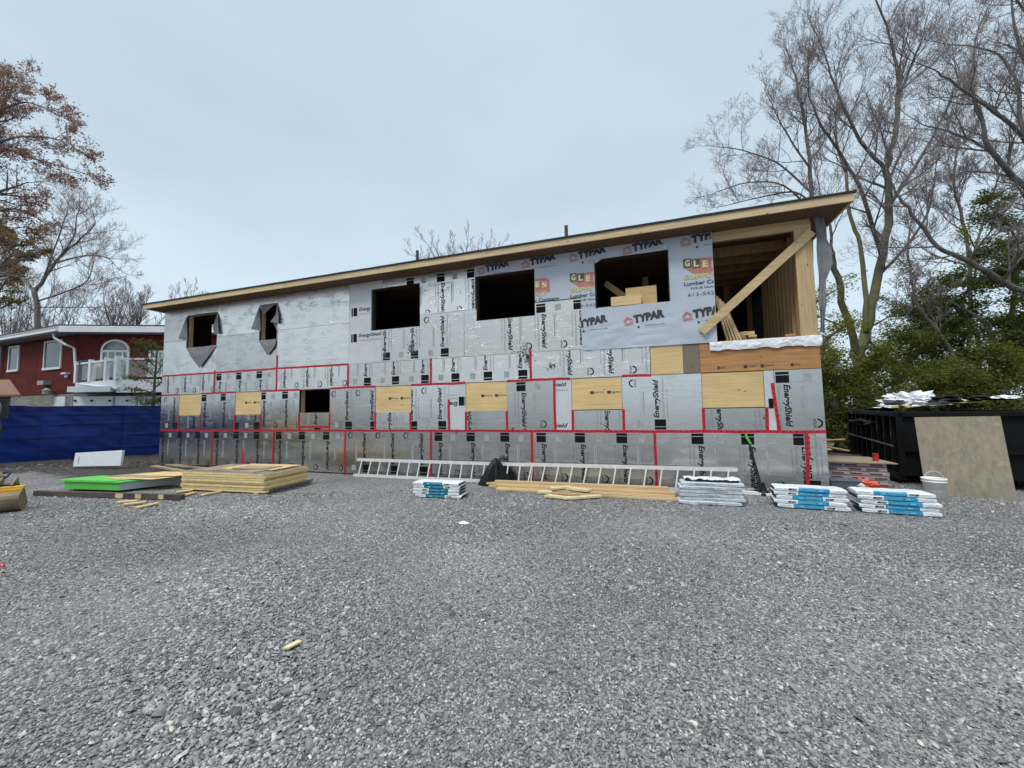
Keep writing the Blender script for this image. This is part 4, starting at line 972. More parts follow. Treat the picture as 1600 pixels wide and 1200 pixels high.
para(.248, .018, -.16, gw*.9, -.02, gl*.7, 'green', 'green_sheet', 'upper thin bright green sheet on the green block', 'sheet', 'thin green sheets')
para(.268, .014, gw*.42, gw+.50, .25, gl*1.02, 'ply', 'plywood_sheet', 'lower plywood sheet lying across the green block', 'plywood', 'plywood sheets on the green block')
para(.284, .014, gw*.30, gw+.30, .42, gl*1.15, 'ply_old', 'plywood_sheet', 'middle brown plywood sheet above the green block', 'plywood', 'plywood sheets on the green block')
para(.300, .014, gw*.55, gw+.6, .58, gl*1.25, 'ply', 'plywood_sheet', 'top plywood sheet above the green block', 'plywood', 'plywood sheets on the green block')
# white foam panel on edge behind
p0, p1 = Vector((.10, -1.95, 0)), Vector((1.55, -1.65, 0)); pd = (p1-p0).normalized()
def styro():
    A_ = D(113, 741, 13.2); B_ = D(187, 737, 12.7); A_.z = .05; B_.z = .12; T = Vector((-.02, .10, 1)).normalized(); hA, hB = .46, .50
    P = [A_, B_, B_+T*hB, A_+T*hA]; n_ = (B_-A_).cross(T).normalized(); mb = MB().plate(P, -n_, .07, 'styro')
    q = A_.lerp(B_, .1)+n_*.003; e = (B_-A_).normalized(); mb.add([q+T*.08, q+e*.03+T*.08, q+e*.03+T*.34, q+T*.34], [(0, 1, 2, 3)], 'grey_ink')
    mb.thing('white_foam_panel', 'white foam panel standing on edge behind the green block', 'foam panel', bevel=.008)
styro()
# long dark plank
pk = MB().beam(Vector((3.17, -4.05, .06)), Vector((7.10, -3.50, .07)), .09, .10, 'plank_old')
for t, l in ((.58, .2), (.71, .16), (.86, .13)):
    q = Vector((3.17, -4.05, .06)).lerp(Vector((7.10, -3.50, .07)), t); e = Vector((3.93, .55, 0)).normalized(); s_ = Vector((e.y, -e.x, 0))
    pk.add([q+s_*.048+Vector((0, 0, -.045)), q+e*l+s_*.048+Vector((0, 0, -.045)), q+e*l+s_*.048+Vector((0, 0, .05)), q+s_*.048+Vector((0, 0, .05))], [(0, 1, 2, 3)], 'bare_wood')
pk.thing('old_plank', 'long dark weathered plank with three pale patches lying on the gravel', 'plank')
for k, (a, b, wd, lab) in enumerate((((183, 787), (216, 785), .10, 'pale wood scrap nearest the long dark plank'), ((192, 791), (228, 787), .10, 'middle pale wood scrap below the long dark plank'), ((213, 796), (247, 789), .11, 'squared pale wood scrap below the end of the long dark plank'), ((276, 771), (301, 768), .16, 'pale wood scrap left of the foam board stack'), ((283, 777), (305, 772), .12, 'pale broken scrap under the corner of the foam stack'), ((315, 776), (346, 770), .08, 'thin crooked pale scrap in front of the foam stack'))):
    MB().beam(G(*a)+Vector((0, 0, .03)), G(*b)+Vector((0, 0, .035)), wd, .03, 'bare_wood').thing('wood_scrap', lab, 'scrap', 'pale wood scraps on the gravel', bevel=.004)
for a, b, lab in (((240, 730), (300, 741), 'grey board lying behind the foam stack near the wall'), ((262, 728), (330, 735), 'brown board lying behind the foam stack against the wall')):
    MB().beam(G(*a)+Vector((0, 0, .04)), G(*b)+Vector((0, 0, .04)), .16, .05, 'ply_old').thing('flat_board', lab, 'board')
# litter
def scrapmesh(px, py, sz, m, name, lab, cat, h=.02, seed=1):
    c = G(px, py); n = 9; V = [(c.x, c.y, h*1.5)]
    for i in range(n): a = 2*math.pi*i/n; r = sz*(1+.35*noise.noise(Vector((i*1.7, seed, 0)))); V.append((c.x+r*math.cos(a), c.y+r*.55*math.sin(a), .012+h*abs(noise.noise(Vector((i, seed, 3))))*2))
    V2 = [(x, y, z-.012) for x, y, z in V]
    mb = MB(); mb.add(V+V2, [(0, i+1, (i+1) % n+1) for i in range(n)]+[(n+1, n+2+(i+1) % n, n+2+i) for i in range(n)]+[(i+1, n+2+i, n+2+(i+1) % n, (i+1) % n+1) for i in range(n)], m); mb.thing(name, lab, cat)
scrapmesh(724, 818, .09, 'plastic_white', 'crumpled_wrapper', 'small white crumpled wrapper lying on the gravel', 'litter', .03, 2)
scrapmesh(121, 765, .12, 'rag', 'orange_rag', 'orange rag beside the green foam block', 'rag', .05, 5)
scrapmesh(2, 885, .05, 'red_can', 'red_wrapper', 'small red wrapper at the left edge of the yard', 'litter', .03, 6)
c = G(457, 1014); MB().plate([c+Vector(q) for q in ((-.035, -.055, .022), (.02, -.05, .03), (.045, .045, .03), (-.01, .055, .024))], (0, 0, 1), .012, 'cut_foam').thing('wood_chip', 'pale square chip of wood lying on the open gravel', 'wood chip')

# ------------------------------------------------------------------ right side: container, plywood, bucket, packs
cA = Vector((21.38, 1.80, 0)); cB = Vector((22.53, 6.63, 0)); ce = (cB-cA).normalized(); cn = Vector((ce.y, -ce.x, 0))      # ce runs away along the long side, cn across the near end
CH, CL, CW = 1.50, 5.0, 2.3
def PT(a, b, z): return cA+ce*a+cn*b+Vector((0, 0, z))
root = empty('waste_container', 'black open top steel waste container heaped with rubbish', 'container', tuple(cA))
mb = MB(); t = .05
for (a0, a1, b0, b1) in ((0, CL, 0, t), (0, CL, CW-t, CW), (0, t, t, CW-t), (CL-t, CL, t, CW-t)):
    P = [PT(a0, b0, .18), PT(a0, b1, .18), PT(a1, b1, .18), PT(a1, b0, .18)]; mb.hexa([*P, *[p+Vector((0, 0, CH-.18)) for p in P]], 'dump')
P = [PT(t, t, .18), PT(t, CW-t, .18), PT(CL-t, CW-t, .18), PT(CL-t, t, .18)]; mb.hexa([*P, *[p+Vector((0, 0, .06)) for p in P]], 'dump')
under(root, mb, 'body')
for b in (-.03, CW+.03): under(root, MB().beam(PT(-.04, b, CH), PT(CL+.02, b, CH), .10, .10, 'dump'), 'top_rail', bevel=.012)
under(root, MB().beam(PT(-.05, .03, CH), PT(-.05, CW-.03, CH), .10, .10, 'dump'), 'top_rail', bevel=.012)
for k in range(9):
    a = .28+k*.56; q = MB().hexa([PT(a-.05, -.09, .30), PT(a-.05, 0, .22), PT(a+.05, 0, .22), PT(a+.05, -.09, .30), PT(a-.04, -.07, CH-.05), PT(a-.04, 0, CH-.05), PT(a+.04, 0, CH-.05), PT(a+.04, -.07, CH-.05)], 'dump')
    r = random.Random(k)
    for _ in range(2):   # scraped paint on the rib face
        z0 = r.uniform(.4, 1.1); q.add([PT(a-.053, -.091, z0), PT(a-.035, -.092, z0), PT(a-.035, -.086, z0+r.uniform(.1, .3)), PT(a-.05, -.086, z0+.1)], [(0, 1, 2, 3)], 'rust')
    under(root, q, 'rib')
under(root, MB().beam(PT(.1, -.10, .80), PT(CL-.1, -.10, .80), .02, .035, 'rust'), 'side_bar')
under(root, MB().beam(PT(-.05, -.02, .16), PT(CL, -.02, .16), .14, .14, 'dump'), 'skid'); under(root, MB().beam(PT(-.05, CW, .16), PT(CL, CW, .16), .14, .14, 'dump'), 'skid')
for b in (.0, CW*.5, CW-.02): under(root, MB().beam(PT(-.04, b, .18), PT(-.04, b, CH-.05), .12, .08, 'dump', up=tuple(cn)), 'end_post')
under(root, MB().beam(PT(-.07, .05, .75), PT(-.07, CW, .75), .06, .09, 'dump'), 'end_beam')
for b in (-.02, CW): under(root, MB().lathe(tuple(PT(.35, b, .0)), [(.11, 0), (.11, .12)], 14, 'dump'), 'roller')
def crumple(ctr, sx, sy, sz, m, name, lab, cat, seed, n=14, amp=.45, sharp=True):
    bm = bmesh.new(); bmesh.ops.create_icosphere(bm, subdivisions=4 if n > 10 else 3, radius=1)
    for v in bm.verts:
        p = v.co.copy(); f = 1+amp*noise.noise(p*2.1+Vector((seed,)*3))+amp*.6*noise.noise(p*5.5+Vector((seed+3,)*3))+amp*.4*noise.noise(p*12+Vector((seed+9,)*3))
        v.co = Vector((p.x*sx*f, p.y*sy*f, max(-.25*sz, p.z*sz*f)))+Vector(ctr)
    mb = MB(); bm.verts.index_update(); mb.add([tuple(v.co) for v in bm.verts], [tuple(v.index for v in f.verts) for f in bm.faces], m); bm.free()
    return mb.thing(name, lab, cat)
crumple(PT(2.2, .9, 1.22), .95, 1.9, .22, 'black_bag', 'rubbish_bags', 'dark bags filling the black container', 'rubbish', 4, 14, .3)
crumple(D(1424, 629, 10.0), .55, .45, .24, 'plastic_white', 'crumpled_plastic_sheet', 'big crumpled white plastic sheet heaped on the container', 'plastic sheet', 2, 14, .75)
crumple(D(1395, 636, 11.2), .34, .3, .09, 'plastic_white', 'crumpled_plastic_sheet', 'flat white plastic sheet at the far left of the container load', 'plastic sheet', 7, 14, .7)
crumple(D(1450, 633, 9.3), .30, .18, .09, 'plastic_white', 'crumpled_plastic_sheet', 'white plastic draping over the corner of the container', 'plastic sheet', 8, 14, .8)
crumple(D(1437, 618, 10.8), .22, .2, .12, 'black_bag', 'black_rag', 'black plastic peak standing behind the big white sheet', 'rubbish', 12, 8, .6)
crumple(D(1478, 625, 9.0), .22, .3, .10, 'black_bag', 'black_rag', 'black plastic lump between the white sheet and the pale board', 'rubbish', 15, 8, .7)
crumple(D(1360, 643, 12.0), .5, .4, .09, 'black_bag', 'black_rag', 'low black plastic over the far end of the container', 'rubbish', 19, 8, .6)
for k_, (px_, py_, dd_, sx_, sz_, m_, lb_) in enumerate(((1345, 645, 12.0, .25, .05, 'plastic_white', 'small white scrap on the far left rim of the container'), (1375, 640, 11.4, .3, .06, 'black_bag', 'black film hanging over the ribbed side of the container'), (1410, 636, 10.6, .2, .07, 'cut_foam', 'pale torn foam piece left of the big white sheet'), (1545, 624, 8.4, .3, .07, 'black_bag', 'black film right of the pale board on the container'), (1572, 622, 8.1, .18, .05, 'plastic_white', 'small white scrap beside the metal bar on the container'))):
    crumple(D(px_, py_, dd_), sx_, sx_*.8, sz_, m_, 'rubbish_piece', lb_, 'rubbish', 60+k_, 8, .7)
MB().plate([D(1482, 630, 8.9), D(1536, 629, 8.3), D(1532, 621, 8.6), D(1486, 624, 9.3)], (0, 0, 1), .02, 'cut_foam').thing('pale_board', 'torn pale board lying on top of the container load', 'board')
MB().tube([D(1555, 628, 8.3), D(1563, 617, 8.3), D(1578, 622, 8.1), D(1595, 625, 7.9)], .012, 6, 'rust').thing('metal_bar', 'bent thin metal bar sticking out of the container load', 'metal bar')
MB().beam(D(1478, 618, 9.2), D(1505, 626, 9.0), .12, .03, 'rubber').thing('black_strip', 'black strip lying across the load behind the pale board', 'strip')
MB().beam(D(1332, 644, 12.3), D(1362, 645, 11.6), .10, .03, 'ply_old').thing('thin_board', 'thin board over the far left rim of the container', 'board')
# leaning plywood
b0, b1 = G(1447, 772), G(1590, 783); pe = (b1-b0).normalized(); 
T0, T1 = D(1436, 647, 0), None
def lean():
    up = Vector((0, 0, 1)); nrm = pe.cross(up).normalized();  # towards the camera
    back = -nrm if nrm.dot(CAM-b0) > 0 else nrm
    tilt = (up*1.0+back*.17).normalized(); H = 1.50
    P = [b0, b1, b1+tilt*H-pe*.02, b0+tilt*(H-.02)-pe*.02]
    MB().plate(P, back, .018, 'ply_stained').thing('plywood_sheet', 'large stained weathered plywood sheet leaning on the end of the black container', 'plywood')
lean()
# bucket
bc = G(1470, 785)+Vector((0, .12, 0)); root = empty('plastic_bucket', 'white plastic bucket with its wire handle up', 'bucket', tuple(bc))
under(root, MB().lathe(tuple(bc), [(.128, 0), (.150, .33), (.166, .335), (.166, .355), (.152, .36), (.153, .375), (.168, .38), (.168, .40), (.160, .402), (.150, .385), (.135, .06), (.0, .055)], 28, 'bucket'), 'pail', smooth=True)
under(root, MB().tube([tuple(bc+Vector((.16*math.cos(a), .03*math.cos(a), .37+.155*math.sin(a)))) for a in [math.pi*k/10 for k in range(11)]], .004, 6, 'alu'), 'handle')
# packs stack
q0, q1 = Vector((19.62, .98, 0)), Vector((20.72, .86, 0)); qe = (q1-q0).normalized(); qs = Vector((-qe.y, qe.x, 0))
mats = ['red_pack', 'pack', 'pack', 'pack', 'pack', 'pack']
M['pack'] = mat('printed_pink_grey_carton', (.36, .33, .33), .5, 0, .45, 9, .1, 20, stretch=(1, 1, 3)); M['red_pack'] = mat('dull_red_carton', (.26, .03, .035), .6, 0, .2, 6); M['pack_print'] = mat('brown_pack_print', (.10, .05, .05), .6)
pn = ['dark red carton at the bottom of the pack stack', 'second pack from the ground in the stack behind the blue bundles', 'third pack from the ground in the stack behind the blue bundles', 'fourth pack from the ground in the stack behind the blue bundles', 'fifth pack from the ground in the stack behind the blue bundles', 'top pack under the plywood beside the container']
for k in range(6):
    r = random.Random(k+3); h = .085; z = .01+k*.088; o = q0+qe*r.uniform(-.04, .03)
    mb = MB(); P = [o, o+qe*1.08, o+qe*1.08+qs*.9, o+qs*.9]; mb.hexa([*[p+Vector((0, 0, z)) for p in P], *[p+Vector((0, 0, z+h)) for p in P]], mats[k])
    if k:
        for j in range(3):
            x = .12+j*.34+r.uniform(-.06, .06); a_ = o+qe*x-qs*.002; mb.add([a_+Vector((0, 0, z+.025)), a_+qe*.2+Vector((0, 0, z+.025)), a_+qe*.2+Vector((0, 0, z+.06)), a_+Vector((0, 0, z+.06))], [(0, 1, 2, 3)], 'pack_print')
        a_ = o-qs*.0015; mb.add([a_+Vector((0, 0, z+.002)), a_+qe*1.08+Vector((0, 0, z+.002)), a_+qe*1.08+Vector((0, 0, z+.016)), a_+Vector((0, 0, z+.016))], [(0, 1, 2, 3)], 'pack_print')
    mb.thing('wrapped_pack', pn[k], 'pack', 'packs stacked beside the container', bevel=.006)
zt = .01+6*.088
P = [q0+qe*-.35-qs*.12, q0+qe*1.20-qs*.10, q0+qe*1.1+qs*1.0, q0+qe*-.35+qs*1.15]
MB().plate([p+Vector((0, 0, zt+.004)) for p in P], (0, 0, 1), .018, 'ply_old').thing('plywood_sheet', 'pale plywood sheet covering the pack stack', 'plywood')
cc = q0+qe*.98+qs*.25+Vector((0, 0, zt+.024)); MB().lathe(tuple(cc), [(.05, 0), (.053, .006), (.053, .012), (.05, .016), (.05, .135), (.053, .14), (.053, .15), (.046, .152)], 20, 'red_can').thing('red_can', 'small red can standing on the plywood of the pack stack', 'can')
t0 = G(1299, 768)+Vector((0, -.02, 0)); root = empty('storage_tote', 'slate grey plastic tote between the wall corner and the packs', 'tote', tuple(t0))
mb = MB().hexa([tuple(t0+Vector(q)) for q in ((.03, .02, 0), (.44, 0, 0), (.46, .22, 0), (.03, .22, 0), (-.01, -.0, .22), (.48, -.02, .22), (.48, .24, .22), (0, .24, .22))], 'tote'); under(root, mb, 'tub')
mb = MB().hexa([tuple(t0+Vector(q)) for q in ((-.03, -.02, .222), (.50, -.04, .222), (.50, .26, .222), (-.02, .26, .222), (-.02, -.01, .25), (.49, -.03, .25), (.49, .25, .25), (-.01, .25, .25))], 'tote'); under(root, mb, 'rim')
crumple(tuple(G(1362, 771)+Vector((0, .25, .12))), .17, .15, .10, 'orange_bag', 'orange_bag', 'crumpled orange and white plastic bag behind the blue bundles', 'bag', 31, 14, .6)
crumple(tuple(G(1349, 772)+Vector((0, .15, .14))), .07, .1, .06, 'plastic_white', 'white_scrap', 'white plastic scrap beside the orange bag', 'scrap', 33, 8, .6)
# scrap wood pile
for k in range(12):
    r = random.Random(k+70); y = r.uniform(4.2, 5.4); x = 20.5+r.uniform(0, .7)+(y-4.2)*.3; l = r.uniform(.3, .6); a = r.uniform(-.9, .3)
    z = .15+.055*k; d_ = Vector((math.cos(a)*l, r.uniform(-.3, .3), math.sin(a)*l*.35))
    p = Vector((x, y, z)); MB().beam(p-d_, p+d_, r.uniform(.06, .13), .03, r.choice(['pine_y', 'bare_wood', 'ply_old']), twist=r.uniform(-.5, .5)).thing('scrap_plank', 'broken plank in the heap of scrap wood behind the pack stack', 'plank', 'broken planks heaped behind the packs')
crumple((21.3, 4.9, .08), 1.0, .8, .18, 'plank_old', 'debris_heap', 'low dark heap of debris under the broken planks', 'debris', 41, 14, .5)
# dark timber fence behind
def boardfence(a, b, h, m, lab, bw=.14):
    a, b = Vector((*a, 0)), Vector((*b, 0)); e = (b-a).normalized(); Ln = (b-a).length; nn = Vector((-e.y, e.x, 0)); root = empty('board_fence', lab, 'fence', tuple(a))
    mb = MB(); k = 0
    while k*bw < Ln:
        p = a+e*(k*bw); q = p+e*(bw-.008); hh = h+random.uniform(-.01, .01); off = nn*(.02*(k % 2)); mb.hexa([p+off, q+off, q+nn*.02+off, p+nn*.02+off, *[v+Vector((0, 0, hh)) for v in (p+off, q+off, q+nn*.02+off, p+nn*.02+off)]], m); k += 1
    under(root, mb, 'boards')
    for z in (.4, h-.25): under(root, MB().beam(a+nn*.07+Vector((0, 0, z)), b+nn*.07+Vector((0, 0, z)), .05, .09, m), 'rail')
    for k in range(int(Ln/2.4)+1): p = a+e*(k*2.4)+nn*.14; under(root, MB().box(p.x-.05, p.x+.05, p.y-.05, p.y+.05, 0, h+.04, m), 'post')
M['fence_dark'] = wood('dark_green_grey_boards', (.045, .05, .045), 2, .6)
boardfence((19.5, 9.7), (34, 9.2), 1.72, 'fence_dark', 'dark timber board fence behind the container and scrap wood')

# ------------------------------------------------------------------ blue tarpaulin fence
def tarpfence():
    root = empty('tarpaulin_fence', 'site fence covered with wrinkled blue tarpaulin', 'fence', (-9.6, -5.1, 0))
    for a, b in ((Vector((-9.6, -5.1, 0)), Vector((-3.1, 3.87, 0))), (Vector((-11.2, -16, 0)), Vector((-9.65, -5.15, 0)))): tarprun(root, a, b)
def tarprun(root, a, b):
    e = (b-a).normalized(); Ln = (b-a).length; nn = Vector((e.y, -e.x, 0))
    nx, nz = 220, 44; V = []
    for i in range(nx+1):
        s_ = Ln*i/nx
        for j in range(nz+1):
            z = .05+2.12*j/nz+.03*math.sin(s_*1.1)*j/nz*0+.06*noise.noise(Vector((s_*1.1, 0, 1)))*j/nz
            d = .05*noise.noise(Vector((s_*.9, z*.8, 0)))+.022*noise.noise(Vector((s_*2.5+z*2, z*2.6, 3)))
            for zl in (.45, .95, 1.45, 1.85):   # folded seams across the sheet
                d += .02*math.exp(-((z-zl-.02*noise.noise(Vector((s_, zl, 0))))/.018)**2)
            post = abs((s_ % 2.3)-1.15); d += -.03*math.exp(-(post/.06)**2)+.03
            V.append(tuple(a+e*s_+nn*(.05+d)+Vector((0, 0, z))))
    mb = MB(); mb.add(V, [(i*(nz+1)+j, (i+1)*(nz+1)+j, (i+1)*(nz+1)+j+1, i*(nz+1)+j+1) for i in range(nx) for j in range(nz)], 'tarp'); under(root, mb, 'tarpaulin', smooth=True)
    for k in range(6): p = a+e*(k*2.1+.3); under(root, MB().lathe(tuple(p), [(.03, 0), (.03, 2.14)], 10, 'dark_metal'), 'post')
    under(root, MB().tube([tuple(a+Vector((0, 0, 2.16))), tuple(b+Vector((0, 0, 2.16)))], .02, 8, 'dark_metal'), 'top_rail')
tarpfence()
# soil bank in front of the fence: low irregular clods
def clods():
    mb = MB()
    for k in range(420):
        r = random.Random(k); t = r.random(); a = Vector((-7.4, -1.9, 0)).lerp(Vector((-.4, 1.2, 0)), t)+Vector((r.uniform(0, 3.4)*r.random(), r.uniform(-1.8, .4)*r.random(), 0))
        if a.x > -.1 and a.y > -.15: continue
        s_ = r.uniform(.02, .075); V = [(a.x+s_*r.uniform(.6, 1.6)*math.cos(q), a.y+s_*r.uniform(.6, 1.4)*math.sin(q), -.01) for q in [k2*1.0472 for k2 in range(6)]]+[(a.x+s_*r.uniform(-.3, .3), a.y, s_*r.uniform(.4, .9))]
        mb.add(V, [(i, (i+1) % 6, 6) for i in range(6)], r.choice(['soil', 'soil', 'soil_light']))
    o = mb.build('soil_clods'); o['label'] = 'clods of dark soil and rubble along the foot of the blue fence'; o['category'] = 'soil'; o['kind'] = 'stuff'
M['soil'] = mat('dark_soil', (.04, .034, .029), .95, 0, .4, 8); M['soil_light'] = mat('pale_rubble', (.13, .12, .105), .95, 0, .4, 8)
clods()

# ------------------------------------------------------------------ excavator at the left edge
root = empty('excavator', 'yellow excavator reaching in from the left with a worn bucket on the ground', 'excavator', (3.6, -5.6, 0))
def exbucket():
    mb = MB(); prof = []; c = Vector(G(8, 801))+Vector((0, .18, 0)); n = 14
    P0 = D(0, 783, 6.0)
    axis = Vector((.55, .83, 0)).normalized(); rad = Vector((axis.y, -axis.x, 0))   # bucket width runs along axis; it opens to the left
    cen = Vector((G(4, 800).x, G(4, 800).y, .21))
    V = []
    for side in (-.24, .24):
        for k in range(n+1):
            a = R(-150)+R(250)*k/n; r = .21 if k < n-1 else .19
            V.append(tuple(cen+axis*side+rad*(r*math.cos(a)*1.15)+Vector((0, 0, r*math.sin(a)))))
        for k in range(n+1):
            a = R(-150)+R(250)*k/n; r = .185; V.append(tuple(cen+axis*side+rad*(r*math.cos(a)*1.15)+Vector((0, 0, r*math.sin(a)))))
    q = n+1; F_ = []; 
    for k in range(n): F_ += [(k, k+1, 2*q+k+1, 2*q+k), (q+k, 3*q+k, 3*q+k+1, q+k+1)]
    mb.add(V, F_, 'dirty_steel')
    mb.add(V[:q], [tuple(range(q))], 'dirty_steel'); mb.add(V[2*q:3*q], [tuple(range(q))], 'dirty_steel')
    mb.add([V[0], V[q], V[3*q], V[2*q]], [(0, 1, 2, 3)], 'dirty_steel'); under(root, mb, 'bucket_shell')
    t = cen+Vector((0, 0, .225)); under(root, MB().beam(t+rad*.02-axis*.25, t+rad*.02+axis*.25, .17, .05, 'yellow_steel'), 'bucket_plate', bevel=.01)
    under(root, MB().beam(t+rad*.13-axis*.25+Vector((0, 0, -.05)), t+rad*.13+axis*.25+Vector((0, 0, -.05)), .05, .07, 'yellow_steel'), 'bucket_edge', bevel=.01)
    for s_ in (-.09, .09): under(root, MB().beam(t+axis*s_+rad*.02, t+axis*s_-rad*.25+Vector((0, 0, .12)), .03, .14, 'dirty_steel'), 'bucket_ear')
    under(root, MB().tube([t-axis*.15-rad*.1+Vector((0, 0, .04)), t+axis*.15-rad*.1+Vector((0, 0, .04))], .035, 12, 'rubber'), 'pin')
    j = t-rad*.22+Vector((0, 0, .12)); go = Vector((-math.cos(YAW-.12), -math.sin(YAW-.12), 0)); j = j+go*.25; k2 = j+go*1.1+Vector((0, 0, .75)); k3 = k2+go*1.6+Vector((0, 0, .7)); k4 = k3+go*1.9+Vector((0, 0, -1.0))
    under(root, MB().beam(j, k2, .14, .16, 'dirty_steel'), 'stick', bevel=.02); under(root, MB().beam(k2, k3, .2, .26, 'yellow_steel'), 'boom', bevel=.02); under(root, MB().beam(k3, k4, .22, .3, 'yellow_steel'), 'boom', bevel=.02)
    body = k4+go*.9; under(root, MB().box(body.x-.9, body.x+.5, body.y-.8, body.y+.8, .55, 1.5, 'yellow_steel'), 'cab_base', bevel=.06)
    for sgn in (-1, 1): under(root, MB().box(body.x-1.1, body.x+.7, body.y+sgn*.75-.2, body.y+sgn*.75+.2, 0, .5, 'rubber'), 'track', bevel=.15)
    # work light guard, hose and dipper seen against the fence
exbucket()
# floodlight-like cage on a post with hose against the fence
cgx = D(-12, 640, 9.3); root = empty('hose_stand', 'grey post carrying a black caged reel with a hanging hose at the left edge', 'stand', (cgx.x, cgx.y, 0))
under(root, MB().tube([(cgx.x-.02, cgx.y, 0), (cgx.x, cgx.y, cgx.z-.15)], [.07, .05], 12, 'eps_grey'), 'post')
rr = .26; cx_ = Vector((cgx.x-.1, cgx.y, cgx.z)); ex_ = Vector((math.cos(YAW), math.sin(YAW), 0))
under(root, MB().tube([tuple(cx_+ex_*rr*math.cos(a)+Vector((0, 0, rr*1.05*math.sin(a)))) for a in [2*math.pi*k/24 for k in range(25)]], .016, 8, 'rust', cap=False), 'guard_ring')
under(root, MB().tube([tuple(cx_+Vector((0, .08, -.22))), tuple(cx_+Vector((0, .08, .22)))], [.2, .2], 20, 'rubber'), 'reel')
for zz in (-.12, 0, .12): under(root, MB().beam(cx_-ex_*.24+Vector((0, -.22, zz)), cx_+ex_*.24+Vector((0, -.22, zz)), .012, .012, 'rust'), 'guard_bar')
hp = [cx_+ex_*.22+Vector((0, 0, -.2)), cx_+ex_*.30+Vector((0, 0, -.45)), cx_+ex_*.26+Vector((0, 0, -.75)), cx_+ex_*.12+Vector((0, 0, -1.0)), cx_+Vector((0, 0, -1.2))]
under(root, MB().tube(hp, .018, 8, 'rubber'), 'hose')
tr = G(2, 752); root = empty('pipe_coil', 'black coil of pipe lying on the soil at the left edge', 'pipe', tuple(tr))
under(root, MB().tube([tuple(tr+Vector((.22*math.cos(a), .3*math.sin(a)*.4, .12+.12*math.sin(a)))) for a in [2*math.pi*k/20 for k in range(21)]], .03, 8, 'rubber', cap=False), 'loop')
under(root, MB().tube([tuple(tr+Vector((-.4, -.1, .06))), tuple(tr+Vector((.38, -.12, .05)))], .035, 8, 'rubber'), 'pipe_end')

